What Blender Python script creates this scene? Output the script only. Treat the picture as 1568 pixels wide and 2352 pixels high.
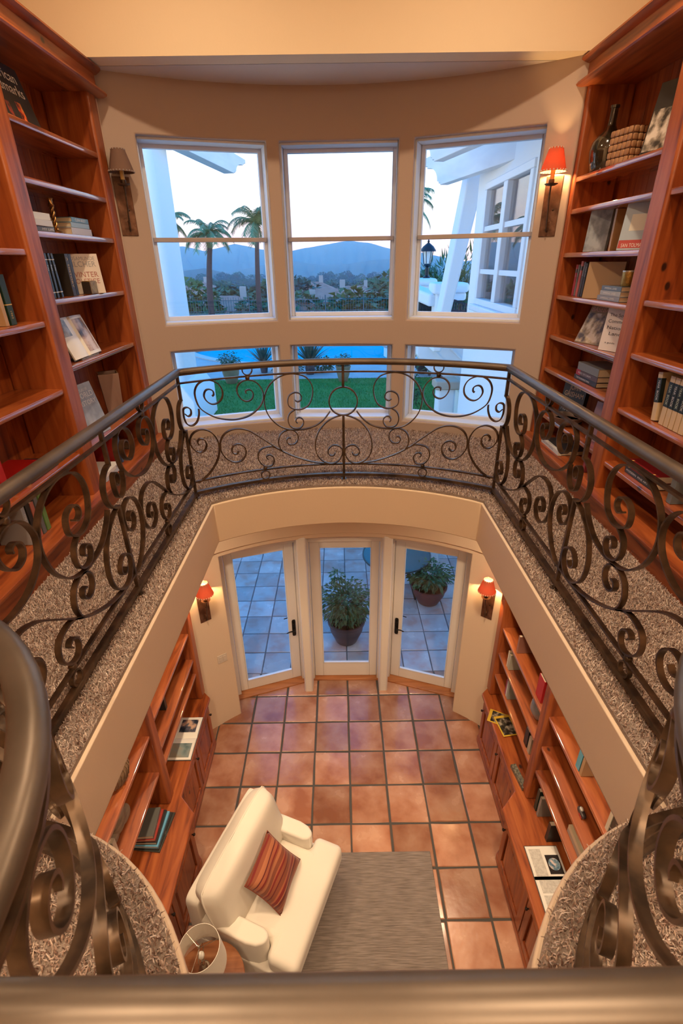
import bpy, bmesh, math, random
import numpy as np
from mathutils import Vector, Matrix, geometry
random.seed(7); rng = np.random.default_rng(11)
S = bpy.context.scene; COL = S.collection
for o in list(bpy.data.objects): bpy.data.objects.remove(o)
R = math.radians
# ------------------------------------------------------------------ camera
CAMP = Vector((-.03, 0, 5.10)); FPX = 1131.0
PITCH, ROLL, YAW = R(26.96), R(.78), R(.10)
fw = Vector((math.sin(YAW)*math.cos(PITCH), math.cos(YAW)*math.cos(PITCH), -math.sin(PITCH)))
rt = Vector((math.cos(YAW), -math.sin(YAW), 0)); dn = fw.cross(rt)
r2 = rt*math.cos(ROLL)+dn*math.sin(ROLL); d2 = dn*math.cos(ROLL)-rt*math.sin(ROLL)
cam = bpy.data.cameras.new('camera'); camo = bpy.data.objects.new('camera', cam); COL.objects.link(camo)
M = Matrix((r2, -d2, -fw)).transposed().to_4x4(); M.translation = CAMP; camo.matrix_world = M
cam.sensor_fit = 'VERTICAL'; cam.sensor_height = 36; cam.sensor_width = 24; cam.lens = FPX/2352*36
cam.clip_start = .02; cam.clip_end = 5000
cam.dof.use_dof = True; cam.dof.focus_distance = 4.2; cam.dof.aperture_fstop = 6.3
S.camera = camo
S.view_settings.view_transform = 'Standard'; S.view_settings.look = 'None'
S.view_settings.exposure = 0.0; S.view_settings.gamma = 1.0; S.view_settings.use_curve_mapping = False
# ------------------------------------------------------------------ world: clear dusk sky, pale at the horizon, blue overhead
W = bpy.data.worlds.new('dusk_sky'); S.world = W; W.use_nodes = True
nt = W.node_tree; nt.nodes.clear()
tc = nt.nodes.new('ShaderNodeTexCoord'); sx = nt.nodes.new('ShaderNodeSeparateXYZ'); rp = nt.nodes.new('ShaderNodeValToRGB')
bg = nt.nodes.new('ShaderNodeBackground'); wo = nt.nodes.new('ShaderNodeOutputWorld')
nt.links.new(tc.outputs['Generated'], sx.inputs[0]); nt.links.new(sx.outputs['Z'], rp.inputs[0])
nt.links.new(rp.outputs[0], bg.inputs[0]); nt.links.new(bg.outputs[0], wo.inputs[0])
el = rp.color_ramp.elements; el[0].position = 0; el[0].color = (.68, .68, .66, 1); el[1].position = 1; el[1].color = (.02, .22, .68, 1)
for ps, c in ((.10, (.58, .68, .76)), (.24, (.44, .68, .95)), (.36, (.09, .42, .90)), (.60, (.03, .28, .80))):
    e = el.new(ps); e.color = (*c, 1)
bg.inputs[1].default_value = 3.1
WARM = (1.0, .73, .47)
# ------------------------------------------------------------------ materials
MATS = {}
def nmat(name, base=(.5, .5, .5), rough=.6, metal=0, bump=None, var=None, coat=0, spec=.5, build=None, sheen=0):
    """base colour with optional noise variation var=(scale,colour2,stretch) and bump=(scale,strength,stretch)"""
    if name in MATS: return MATS[name]
    m = bpy.data.materials.new(name); m.use_nodes = True; t = m.node_tree; b = t.nodes['Principled BSDF']
    b.inputs['Base Color'].default_value = (*base, 1); b.inputs['Roughness'].default_value = rough; b.inputs['Metallic'].default_value = metal
    b.inputs['Coat Weight'].default_value = coat; b.inputs['Coat Roughness'].default_value = .12; b.inputs['Specular IOR Level'].default_value = spec
    if sheen: b.inputs['Sheen Weight'].default_value = sheen
    m.diffuse_color = (*base, 1)
    if var or bump:
        co = t.nodes.new('ShaderNodeTexCoord')
    def noise(scale, stretch, detail=6):
        mp = t.nodes.new('ShaderNodeMapping'); mp.inputs['Scale'].default_value = stretch
        t.links.new(co.outputs['Object'], mp.inputs[0]); n = t.nodes.new('ShaderNodeTexNoise'); n.inputs['Scale'].default_value = scale
        n.inputs['Detail'].default_value = detail; t.links.new(mp.outputs[0], n.inputs[0]); return n
    if var:
        n = noise(var[0], var[2] if len(var) > 2 else (1, 1, 1)); r = t.nodes.new('ShaderNodeValToRGB')
        r.color_ramp.elements[0].position = .32; r.color_ramp.elements[1].position = .68
        r.color_ramp.elements[0].color = (*base, 1); r.color_ramp.elements[1].color = (*var[1], 1)
        t.links.new(n.outputs[0], r.inputs[0]); t.links.new(r.outputs[0], b.inputs['Base Color'])
    if bump:
        n = noise(bump[0], bump[2] if len(bump) > 2 else (1, 1, 1)); bp = t.nodes.new('ShaderNodeBump'); bp.inputs['Strength'].default_value = bump[1]
        bp.inputs['Distance'].default_value = .01; t.links.new(n.outputs[0], bp.inputs['Height']); t.links.new(bp.outputs[0], b.inputs['Normal'])
    if build: build(t, b)
    MATS[name] = m; return m
def wood(axis, name=None, dark=(.14, .025, .006), mid=(.30, .067, .013), lite=(.42, .115, .027), coat=.18):
    name = name or 'knotty_pine_'+axis
    if name in MATS: return MATS[name]
    def build(t, b):
        co = t.nodes.new('ShaderNodeTexCoord'); mp = t.nodes.new('ShaderNodeMapping'); i = 'xyz'.index(axis)
        sc = [9, 9, 9]; sc[i] = .9; mp.inputs['Scale'].default_value = sc; t.links.new(co.outputs['Object'], mp.inputs[0])
        n = t.nodes.new('ShaderNodeTexNoise'); n.inputs['Scale'].default_value = 2.2; n.inputs['Detail'].default_value = 7; n.inputs['Distortion'].default_value = .6; t.links.new(mp.outputs[0], n.inputs[0])
        r = t.nodes.new('ShaderNodeValToRGB'); e = r.color_ramp.elements; e[0].position = .3; e[0].color = (*dark, 1); e[1].position = .72; e[1].color = (*lite, 1)
        k = e.new(.48); k.color = (*mid, 1); t.links.new(n.outputs[0], r.inputs[0])
        # knots: sparse dark spots
        m2 = t.nodes.new('ShaderNodeMapping'); s2 = [3.2, 3.2, 3.2]; s2[i] = 2.0; m2.inputs['Scale'].default_value = s2; t.links.new(co.outputs['Object'], m2.inputs[0])
        v = t.nodes.new('ShaderNodeTexVoronoi'); v.inputs['Scale'].default_value = 1.5; v.inputs['Randomness'].default_value = 1; t.links.new(m2.outputs[0], v.inputs[0])
        kr = t.nodes.new('ShaderNodeValToRGB'); kr.color_ramp.elements[0].position = .05; kr.color_ramp.elements[0].color = (1, 1, 1, 1); kr.color_ramp.elements[1].position = .09; kr.color_ramp.elements[1].color = (0, 0, 0, 1)
        t.links.new(v.outputs['Distance'], kr.inputs[0])
        mx = t.nodes.new('ShaderNodeMix'); mx.data_type = 'RGBA'; t.links.new(kr.outputs[0], mx.inputs[0]); t.links.new(r.outputs[0], mx.inputs[6]); mx.inputs[7].default_value = (.03, .007, .003, 1)
        t.links.new(mx.outputs[2], b.inputs['Base Color'])
        bp = t.nodes.new('ShaderNodeBump'); bp.inputs['Strength'].default_value = .08; bp.inputs['Distance'].default_value = .004; t.links.new(n.outputs[0], bp.inputs['Height']); t.links.new(bp.outputs[0], b.inputs['Normal'])
    return nmat(name, mid, .40, coat=coat, build=build)
WX, WY, WZ = wood('x'), wood('y'), wood('z'); WS = wood('y', 'lacquered_pine_shelf', coat=1.0)
WS.node_tree.nodes['Principled BSDF'].inputs['Coat IOR'].default_value = 2.0; WS.node_tree.nodes['Principled BSDF'].inputs['Coat Roughness'].default_value = .07
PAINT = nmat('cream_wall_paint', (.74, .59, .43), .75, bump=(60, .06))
CEILP = nmat('bay_ceiling_paint', (.70, .62, .54), .8, bump=(60, .05))
HEADP = nmat('brightly_lit_header_paint', (.88, .73, .51), .75, bump=(60, .06))  # paint lightened to stand in for stronger light on the header
TRIM = nmat('white_trim_paint', (.80, .76, .70), .42)
SASHP = nmat('daylit_white_sash_paint', (.72, .76, .82), .4)  # blue of the outside daylight is mixed into the white
def iron_build(t, b):
    co = t.nodes.new('ShaderNodeTexCoord'); n = t.nodes.new('ShaderNodeTexNoise'); n.inputs['Scale'].default_value = 14; n.inputs['Detail'].default_value = 6; t.links.new(co.outputs['Object'], n.inputs[0])
    r = t.nodes.new('ShaderNodeValToRGB'); e = r.color_ramp.elements; e[0].position = .35; e[0].color = (.045, .030, .021, 1); e[1].position = .7; e[1].color = (.15, .093, .055, 1); t.links.new(n.outputs[0], r.inputs[0]); t.links.new(r.outputs[0], b.inputs['Base Color'])
IRON = nmat('bronzed_wrought_iron', (.08, .055, .04), .36, .55, build=iron_build)
CAPM = nmat('polished_bronze_handrail', (.145, .115, .09), .36, .6, var=(6, (.10, .078, .06), (1, 1, 1)))
def glass(ior=1.38):
    m = bpy.data.materials.new('window_glass'); m.use_nodes = True; t = m.node_tree; t.nodes.clear()
    o = t.nodes.new('ShaderNodeOutputMaterial'); mx = t.nodes.new('ShaderNodeMixShader'); tr = t.nodes.new('ShaderNodeBsdfTransparent'); g = t.nodes.new('ShaderNodeBsdfGlossy'); f = t.nodes.new('ShaderNodeFresnel'); ge = t.nodes.new('ShaderNodeNewGeometry'); mr = t.nodes.new('ShaderNodeMapRange'); mr.inputs[3].default_value = ior; mr.inputs[4].default_value = 1/ior; t.links.new(ge.outputs['Backfacing'], mr.inputs[0]); t.links.new(mr.outputs[0], f.inputs[0])
    g.inputs['Roughness'].default_value = 0; tr.inputs[0].default_value = (.97, .98, .98, 1)
    t.links.new(f.outputs[0], mx.inputs[0]); t.links.new(tr.outputs[0], mx.inputs[1]); t.links.new(g.outputs[0], mx.inputs[2]); t.links.new(mx.outputs[0], o.inputs[0]); return m
GLASS = glass(); GLASS2 = glass(1.9); GLASS2.name = 'reflective_glass'
def emit(name, col, st):
    m = bpy.data.materials.new(name); m.use_nodes = True; t = m.node_tree; t.nodes.clear(); o = t.nodes.new('ShaderNodeOutputMaterial'); e = t.nodes.new('ShaderNodeEmission')
    e.inputs[0].default_value = (*col, 1); e.inputs[1].default_value = st; t.links.new(e.outputs[0], o.inputs[0]); return m
BULB = emit('lamp_bulb_glow', (1, .72, .36), 28)
def col(c, rough=.6, **k):
    n = 'paint_%02x%02x%02x_%d' % (*[int(255*min(1, x)) for x in c], int(rough*100)); return nmat(n, c, rough, **k)
# ------------------------------------------------------------------ mesh helpers
class MB:
    def __init__(s): s.v = []; s.f = []
    def add(s, vs, fs):
        k = len(s.v); s.v += [tuple(p) for p in vs]; s.f += [tuple(i+k for i in f) for f in fs]; return s
    def box(s, x0, x1, y0, y1, z0, z1):
        return s.add([(x, y, z) for z in (z0, z1) for y in (y0, y1) for x in (x0, x1)], [(0, 2, 3, 1), (4, 5, 7, 6), (0, 1, 5, 4), (2, 6, 7, 3), (0, 4, 6, 2), (1, 3, 7, 5)])
    def prism(s, prof, fn0, fn1):
        """prof: list of 2d points, fn0/fn1 map a 2d point to 3d at both ends (caps are n-gons)"""
        n = len(prof); s.add([fn0(p) for p in prof]+[fn1(p) for p in prof], [(i, (i+1) % n, n+(i+1) % n, n+i) for i in range(n)]+[tuple(range(n))[::-1], tuple(range(n, 2*n))]); return s
    def poly(s, pts, z0, z1): return s.prism(pts, lambda p: (p[0], p[1], z0), lambda p: (p[0], p[1], z1))
    def lathe(s, prof, c=(0, 0, 0), n=24, ax=None):
        vs = []; 
        for r, z in prof:
            for i in range(n):
                a = 2*math.pi*i/n; vs.append((c[0]+r*math.cos(a), c[1]+r*math.sin(a), c[2]+z))
        m = len(prof); fs = [(j*n+i, j*n+(i+1) % n, (j+1)*n+(i+1) % n, (j+1)*n+i) for j in range(m-1) for i in range(n)]
        if prof[0][0] > 1e-6: fs.append(tuple(range(n))[::-1])
        if prof[-1][0] > 1e-6: fs.append(tuple((m-1)*n+i for i in range(n)))
        return s.add(vs, fs)
    def tube(s, path, rad, n=10):
        path = [Vector(p) for p in path]; m = len(path); up = Vector((.31, .17, .93)); vs = []
        for i, p in enumerate(path):
            d = (path[min(i+1, m-1)]-path[max(i-1, 0)]).normalized(); a = d.cross(up); a = (a if a.length > .05 else d.cross(Vector((1, 0, 0)))).normalized(); b = a.cross(d)
            r = rad[i] if isinstance(rad, (list, tuple)) else rad
            for k in range(n):
                t = 2*math.pi*k/n; vs.append(p+a*(r*math.cos(t))+b*(r*math.sin(t)))
        fs = [(j*n+i, j*n+(i+1) % n, (j+1)*n+(i+1) % n, (j+1)*n+i) for j in range(m-1) for i in range(n)]+[tuple(range(n))[::-1], tuple((m-1)*n+i for i in range(n))]
        return s.add(vs, fs)
    def sweep(s, path, normals, prof, closed=False):
        """path of points, a lateral normal for each; prof of (lateral, up) offsets, up = world z"""
        n = len(prof); m = len(path); vs = []
        for p, q in zip(path, normals):
            for a, b in prof: vs.append((p[0]+q[0]*a, p[1]+q[1]*a, p[2]+b))
        fs = [(j*n+i, j*n+(i+1) % n, ((j+1) % m)*n+(i+1) % n, ((j+1) % m)*n+i) for j in range(m if closed else m-1) for i in range(n)]
        if not closed: fs += [tuple(range(n))[::-1], tuple((m-1)*n+i for i in range(n))]
        return s.add(vs, fs)
    def bar(s, a, b, w, h):
        a, b = Vector(a), Vector(b); d = (b-a).normalized(); u = Vector((0, 0, 1)) if abs(d.z) < .95 else Vector((1, 0, 0)); l = d.cross(u).normalized(); u = l.cross(d)
        vs = [p+l*(i*w/2)+u*(j*h/2) for p in (a, b) for j in (-1, 1) for i in (-1, 1)]
        return s.add(vs, [(0, 1, 3, 2), (4, 6, 7, 5), (0, 4, 5, 1), (2, 3, 7, 6), (0, 2, 6, 4), (1, 5, 7, 3)])
    def sup(s, c, a, b, h, e1=.4, e2=.4, n=20, m=28, T=None):
        sg = lambda x, e: math.copysign(abs(x)**e, x); vs = []
        for i in range(n+1):
            ph = -math.pi/2+math.pi*i/n
            for j in range(m):
                th = 2*math.pi*j/m; p = Vector((a*sg(math.cos(ph), e1)*sg(math.cos(th), e2), b*sg(math.cos(ph), e1)*sg(math.sin(th), e2), h*sg(math.sin(ph), e1)))
                p = (T @ p if T else p)+Vector(c); vs.append(p)
        return s.add(vs, [(i*m+j, i*m+(j+1) % m, (i+1)*m+(j+1) % m, (i+1)*m+j) for i in range(n) for j in range(m)])
    def mesh(s, name, smooth=None):
        me = bpy.data.meshes.new(name); me.from_pydata(s.v, [], s.f); me.validate(); 
        bm = bmesh.new(); bm.from_mesh(me); bmesh.ops.remove_doubles(bm, verts=bm.verts, dist=1e-6); bmesh.ops.recalc_face_normals(bm, faces=bm.faces); bm.to_mesh(me); bm.free()
        if smooth is not None:
            me.polygons.foreach_set('use_smooth', [True]*len(me.polygons))
            if smooth < 180: me.set_sharp_from_angle(angle=R(smooth))
        return me
def thing(name, label, cat, loc=(0, 0, 0), rz=0, group=None, kind=None):
    o = bpy.data.objects.new(name, None); o.empty_display_size = .1; o.location = loc; o.rotation_euler = (0, 0, rz); COL.objects.link(o); tag(o, label, cat, group, kind); return o
def tag(o, label=None, cat=None, group=None, kind=None):
    for k, v in (('label', label), ('category', cat), ('group', group), ('kind', kind)):
        if v: o[k] = v
    return o
def obj(name, mb, mat, parent=None, smooth=None, bevel=0, local=False, label=None, seg=2):
    me = mb if isinstance(mb, bpy.types.Mesh) else mb.mesh(name, smooth)
    if mat and not me.materials: me.materials.append(mat)
    o = bpy.data.objects.new(name, me); COL.objects.link(o)
    if parent:
        o.parent = parent
        if not local:
            mw = Matrix.Translation(parent.location) @ parent.rotation_euler.to_matrix().to_4x4()
            p = parent.parent
            if p: mw = Matrix.Translation(p.location) @ p.rotation_euler.to_matrix().to_4x4() @ (parent.matrix_parent_inverse @ mw)
            o.matrix_parent_inverse = mw.inverted()
    if bevel:
        b = o.modifiers.new('edge', 'BEVEL'); b.width = bevel; b.segments = seg; b.limit_method = 'ANGLE'; b.angle_limit = R(40)
        me.polygons.foreach_set('use_smooth', [True]*len(me.polygons)); me.set_sharp_from_angle(angle=R(50))
    if label: o['label'] = label
    return o
def struct(name, mb, mat, **k):
    lb = k.pop('label', None); o = obj(name, mb, mat, **k); o['kind'] = 'structure'
    if lb: o['label'] = lb
    return o
def catmull(pts, n=6):
    P = [np.array(p, float) for p in pts]; out = []
    for i in range(len(P)-1):
        p0, p1, p2, p3 = P[max(i-1, 0)], P[i], P[i+1], P[min(i+2, len(P)-1)]
        for j in range(n):
            t = j/n; out.append(.5*((2*p1)+(-p0+p2)*t+(2*p0-5*p1+4*p2-p3)*t*t+(-p0+3*p1-3*p2+p3)*t**3))
    out.append(P[-1]); return out
TXT = {}
def text_mesh(s, size, w=None):
    """flat lettering mesh, origin at left baseline"""
    key = (s, size, w)
    if key in TXT: return TXT[key]
    c = bpy.data.curves.new('t', 'FONT'); c.body = s; c.size = size; c.resolution_u = 3; o = bpy.data.objects.new('t', c); COL.objects.link(o)
    dg = bpy.context.evaluated_depsgraph_get(); me = bpy.data.meshes.new_from_object(o.evaluated_get(dg)); bpy.data.objects.remove(o)
    vs = np.array([v.co[:] for v in me.vertices]) if len(me.vertices) else np.zeros((1, 3)); fs = [tuple(p.vertices) for p in me.polygons]
    if w: vs[:, 0] *= w/max(1e-6, vs[:, 0].max())
    TXT[key] = (vs, fs); return vs, fs
def lettering(parent, s, org, right, up, size, mat, width=None, name='lettering', local=False):
    vs, fs = text_mesh(s, size, width); org, right, up = Vector(org), Vector(right), Vector(up)
    return obj(name, MB().add([org+right*v[0]+up*v[1] for v in vs], fs), mat, parent, local=local)
UF = 3.555           # upper floor level
# =================================================================== STRUCTURE
# ---- curved upper wall with six window openings
WC = (-.15, 1.78); WR = 3.2; WT = .34
def wp(th, r, z): a = R(th); return (WC[0]+r*math.sin(a), WC[1]+r*math.cos(a), z)
OPEN = [(-26.0, -8.05), (-6.15, 11.45), (13.7, 31.6)]
ZW = [(3.645, 4.385), (4.61, 5.985)]
def curved_wall(mb, ths, zs, hole, r0, r1, pt):
    nt_, nz = len(ths)-1, len(zs)-1; ok = lambda i, j: 0 <= i < nt_ and 0 <= j < nz and not hole((ths[i]+ths[i+1])/2, (zs[j]+zs[j+1])/2)
    for i in range(nt_):
        for j in range(nz):
            if not ok(i, j): continue
            a, b, c, d = ths[i], ths[i+1], zs[j], zs[j+1]
            mb.add([pt(a, r0, c), pt(b, r0, c), pt(b, r0, d), pt(a, r0, d)], [(0, 1, 2, 3)]); mb.add([pt(a, r1, c), pt(b, r1, c), pt(b, r1, d), pt(a, r1, d)], [(3, 2, 1, 0)])
            if not ok(i-1, j): mb.add([pt(a, r0, c), pt(a, r1, c), pt(a, r1, d), pt(a, r0, d)], [(0, 3, 2, 1)])
            if not ok(i+1, j): mb.add([pt(b, r0, c), pt(b, r1, c), pt(b, r1, d), pt(b, r0, d)], [(0, 1, 2, 3)])
            if not ok(i, j-1): mb.add([pt(a, r0, c), pt(b, r0, c), pt(b, r1, c), pt(a, r1, c)], [(0, 3, 2, 1)])
            if not ok(i, j+1): mb.add([pt(a, r0, d), pt(b, r0, d), pt(b, r1, d), pt(a, r1, d)], [(0, 1, 2, 3)])
ths = sorted(set([-30.6, -29.5, -28]+[round(a+(b-a)*k/8, 3) for a, b in OPEN for k in range(9)]+[-7.1, 12.5, 33, 34.4, 35.8]))
zs = [3.3, 3.645, 4.385, 4.61, 5.985, 6.2, 6.6]
hole = lambda t, z: any(a < t < b for a, b in OPEN) and any(a < z < b for a, b in ZW)
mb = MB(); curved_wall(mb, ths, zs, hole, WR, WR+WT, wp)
wall_up = struct('wall_far', mb, nmat('dimly_lit_bay_paint', (.47, .365, .30), .75, bump=(60, .06)), smooth=25, bevel=.012, seg=3)  # paint darkened in place of weaker light on the bay wall
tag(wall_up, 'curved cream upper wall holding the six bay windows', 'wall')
for nm, bb in (('left', (-2.12, -1.755, 4.49, 4.95, 3.3, 6.6)), ('right', (1.725, 2.12, 4.415, 4.95, 3.3, 6.6))):
    tag(struct('wall_corner_'+nm, MB().box(*bb), PAINT), 'narrow cream wall behind the far end of the %s balcony bookcase' % nm, 'wall')
# ---- windows: flat frames on the chord of each opening
def window(n, th, z, bar):
    a, b = th; p0, p1 = Vector(wp(a, WR+.085, 0)), Vector(wp(b, WR+.085, 0)); u = (p1-p0).normalized(); nrm = Vector((u.y, -u.x, 0))   # nrm towards room
    L = (p1-p0).length; P = lambda s, d, zz: p0+u*s+nrm*d+Vector((0, 0, zz)); z0, z1 = z
    root = thing('window_%d' % n, WINLAB[n-1], 'window', P(L/2, 0, z0), kind='structure')
    def frame(nm, m, w, d0, d1, mat, zlo, zhi, wb=None, pad=0):
        wb = wb or w; b_ = MB()
        for (s0, s1, za, zb) in ((pad, pad+w, zlo, zhi), (L-pad-w, L-pad, zlo, zhi), (pad+w, L-pad-w, zhi-w, zhi), (pad+w, L-pad-w, zlo, zlo+wb)):
            b_.add([P(s, d, zz) for zz in (za, zb) for d in (d0, d1) for s in (s0, s1)], [(0, 2, 3, 1), (4, 5, 7, 6), (0, 1, 5, 4), (2, 6, 7, 3), (0, 4, 6, 2), (1, 3, 7, 5)])
        return obj(nm, b_, mat, root, bevel=.004)
    frame('frame', None, .024, -.22, .008, SASHP, z0-.006, z1+.006, pad=-.008)
    frame('sash', None, .030, -.21, -.155, SASHP, z0+.016, z1-.016, .036, pad=.014)
    g = MB(); g.add([P(s, d, zz) for zz in (z0+.03, z1-.03) for d in (-.186, -.180) for s in (.03, L-.03)], [(0, 2, 3, 1), (4, 5, 7, 6), (0, 1, 5, 4), (2, 6, 7, 3), (0, 4, 6, 2), (1, 3, 7, 5)])
    obj('pane', g, GLASS, root)
    if bar:
        m_ = MB(); zb = 5.285; m_.add([P(s, d, zz) for zz in (zb-.018, zb+.018) for d in (-.17, -.13) for s in (.02, L-.02)], [(0, 2, 3, 1), (4, 5, 7, 6), (0, 1, 5, 4), (2, 6, 7, 3), (0, 4, 6, 2), (1, 3, 7, 5)])
        obj('meeting_rail', m_, nmat('tan_meeting_rail', (.42, .36, .33), .5), root, bevel=.004)
WINLAB = ['tall upper window on the left showing palm trees and the white pier', 'tall upper middle window showing sky and blue hills', 'tall upper window on the right showing the neighbouring wing and lantern',
          'low left window behind the railing showing lawn and pool edge', 'low middle window behind the railing showing lawn and potted shrub', 'low right window behind the railing showing the white outdoor stair']
for k in range(3): window(k+1, OPEN[k], ZW[1], True)
for k in range(3): window(k+4, OPEN[k], ZW[0], False)
# ---- bay ceiling, header, main walls and ceiling
BZ = 6.34
mb = MB(); mb.box(-2.3, 2.3, 4.50, 5.3, BZ, BZ+.15); tag(struct('ceiling_bay', mb, CEILP), 'flat greyish ceiling of the window bay', 'ceiling')
mb = MB(); mb.box(-2.3, 2.3, 4.33, 4.505, BZ, 7.9); tag(struct('wall_header', mb, HEADP), 'warm cream header wall above the window bay', 'wall')
XW = 2.08
mb = MB(); mb.box(-XW-.15, -XW, -3.2, 4.9, -.2, 7.9); tag(struct('wall_left', mb, PAINT), 'cream wall behind the left bookcases', 'wall')
mb = MB(); mb.box(XW, XW+.15, -3.2, 4.9, -.2, 7.9); tag(struct('wall_right', mb, PAINT), 'cream wall behind the right bookcases', 'wall')
mb = MB(); mb.box(-XW-.15, XW+.15, -3.35, -3.2, -.2, 7.9); tag(struct('wall_back', mb, PAINT), 'cream wall behind the viewpoint', 'wall')
mb = MB(); mb.box(-XW-.15, XW+.15, -3.35, 4.53, 7.4, 7.6); tag(struct('ceiling', mb, HEADP), 'cream main ceiling high above the balcony', 'ceiling')
# added ceiling lights, out of frame overhead, supplying warm interior fill
for i, (x, y) in enumerate(((-1.0, -.9), (1.0, -.9), (-1.0, .6), (1.0, .6), (-1.0, 3.0), (1.0, 3.0))):
    t = thing('ceiling_fill_light', 'added round fill light in the unseen ceiling above the balcony', 'light', (x, y, 7.4), group='added ceiling fill lights')
    obj('trim_ring', MB().lathe([(.085, -.004), (.11, -.004), (.11, .001), (.085, .001)], (0, 0, 0), 24), TRIM, t, local=True)
    l = bpy.data.lights.new('fill_downlight', 'AREA'); l.shape = 'DISK'; l.size = .16; l.energy = 30; l.color = WARM; l.spread = R(150)
    lo = bpy.data.objects.new('fill_downlight', l); COL.objects.link(lo); lo.parent = t; lo.location = (0, 0, -.012)
t = thing('fill_pendant', 'added glowing globe pendant, out of view above the balcony', 'lamp', (0, -1.7, 6.75))  # added out-of-frame source that brightens the header and walls
obj('globe', MB().sup((0, 0, 0), .13, .13, .13, 1, 1, 16, 24), emit('globe_glow', WARM, 82), t, local=True, smooth=180); obj('stem', MB().tube([(0, 0, .12), (0, 0, .65)], .008, 8), IRON, t, local=True); obj('canopy', MB().lathe([(.06, .635), (.05, .62), (.01, .60)], n=20), IRON, t, local=True, smooth=40)
# ---- balcony slab with curved opening
VO = []
fa = [(-.955, 3.225), (0, 3.505), (.985, 3.19)]
def arc3(a, b, c, n):
    ax, ay, bx, by, cx, cy = *a, *b, *c; d = 2*(ax*(by-cy)+bx*(cy-ay)+cx*(ay-by))
    ux = ((ax*ax+ay*ay)*(by-cy)+(bx*bx+by*by)*(cy-ay)+(cx*cx+cy*cy)*(ay-by))/d; uy = ((ax*ax+ay*ay)*(cx-bx)+(bx*bx+by*by)*(ax-cx)+(cx*cx+cy*cy)*(bx-ax))/d
    r = math.hypot(ax-ux, ay-uy); t0 = math.atan2(ay-uy, ax-ux); t1 = math.atan2(cy-uy, cx-ux); return [(ux+r*math.cos(t0+(t1-t0)*i/n), uy+r*math.sin(t0+(t1-t0)*i/n)) for i in range(n+1)]
VO += arc3(*fa, 28)
NC, NR = (1.1, .2), .77
def near(sg, X):
    y = NC[1]+math.sqrt(NR**2-(NC[0]-abs(X))**2); t0 = math.atan2(y-NC[1], abs(X)-NC[0]); t1 = math.atan2(.295-NC[1], -math.sqrt(NR**2-(.295-NC[1])**2))
    return [(sg*(NC[0]+NR*math.cos(t0+(t1-t0)*i/16)), NC[1]+NR*math.sin(t0+(t1-t0)*i/16)) for i in range(17)]
VO += near(1, .985)+near(-1, -.955)[::-1]
OUT = [(-XW, -3.2), (XW, -3.2), (XW, 4.3)]+[(WC[0]+(WR+.1)*math.sin(R(a)), WC[1]+(WR+.1)*math.cos(R(a))) for a in range(38, -37, -4)]+[(-XW, 4.3)]
def ring_slab(outer, inner, z0, z1):
    mb = MB(); loops = [[Vector((*p, 0)) for p in outer], [Vector((*p, 0)) for p in inner]]; tri = geometry.tessellate_polygon(loops); pts = outer+inner; n = len(pts)
    mb.add([(p[0], p[1], z1) for p in pts]+[(p[0], p[1], z0) for p in pts], [tuple(t) for t in tri]+[tuple(i+n for i in t)[::-1] for t in tri])
    for lo, m in ((0, len(outer)), (len(outer), len(inner))):
        mb.f += [(lo+i, lo+(i+1) % m, n+lo+(i+1) % m, n+lo+i) for i in range(m)]
    return mb
tag(struct('floor_balcony', ring_slab(OUT, VO, 3.215, UF-.022), PAINT, smooth=35, bevel=.012, seg=3), 'cream plastered balcony floor with a curved opening', 'floor')
# added fill lights under the balcony, unseen, brightening the lower level
for i, (x, y) in enumerate(((-1.25, 3.55), (1.25, 3.55), (-1.25, 2.3), (1.25, 2.3), (-1.25, 1.05), (1.25, 1.05), (-.5, -1.2), (.5, -1.2))):
    t = thing('soffit_fill_light', 'small added fill light, unseen under the balcony', 'light', (x, y, 3.215), group='added fill lights under the balcony')
    obj('trim_ring', MB().lathe([(.06, -.004), (.08, -.004), (.08, .001), (.06, .001)], (0, 0, 0), 24), TRIM, t, local=True)
    l = bpy.data.lights.new('fill_downlight', 'AREA'); l.shape = 'DISK'; l.size = .11; l.energy = 13.5; l.color = WARM; l.spread = R(150)
    lo = bpy.data.objects.new('fill_downlight', l); COL.objects.link(lo); lo.parent = t; lo.location = (0, 0, -.012)
# ---- lower far wall: curved header, piers, columns
LC = (0, 2.37); LR = 2.45
def lp(th, r, z): a = R(th); return (LC[0]+r*math.sin(a), LC[1]+r*math.cos(a), z)
tx = lambda X: math.degrees(math.asin(X/LR))
tl, tr_ = tx(-1.325), tx(1.345)
thl = [-43.5, -41, -38, -35, tl]+[tl+(tr_-tl)*k/20 for k in range(1, 20)]+[tr_, 35, 38, 41, 43.5]
mb = MB(); curved_wall(mb, thl, [-.05, 1.2, 2.33, 2.8, 3.3], lambda t, z: tl < t < tr_ and z < 2.33, LR, LR+.30, lp)
tag(struct('wall_lower', mb, PAINT, smooth=25, bevel=.014, seg=3), 'curved cream wall with piers framing the garden doors', 'wall')
for sg in (-1, 1):
    mb = MB(); mb.box(*sorted((sg*1.66, sg*2.1)), 4.135, 4.5, -.05, 3.3); tag(struct('wall_end_'+('left' if sg < 0 else 'right'), mb, PAINT), 'short cream wall behind the end of the %s lower bookcase' % ('left' if sg < 0 else 'right'), 'wall')
mb = MB(); curved_wall(mb, [tl-9]+[tl+(tr_-tl)*k/20 for k in range(0, 21)]+[tr_+9], [2.395, 3.25], lambda t, z: False, LR-.022, LR+.05, lp)
tag(struct('trim_1', mb, PAINT, smooth=25, bevel=.006), 'slightly raised curved plaster band above the doors', 'trim')
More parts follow.
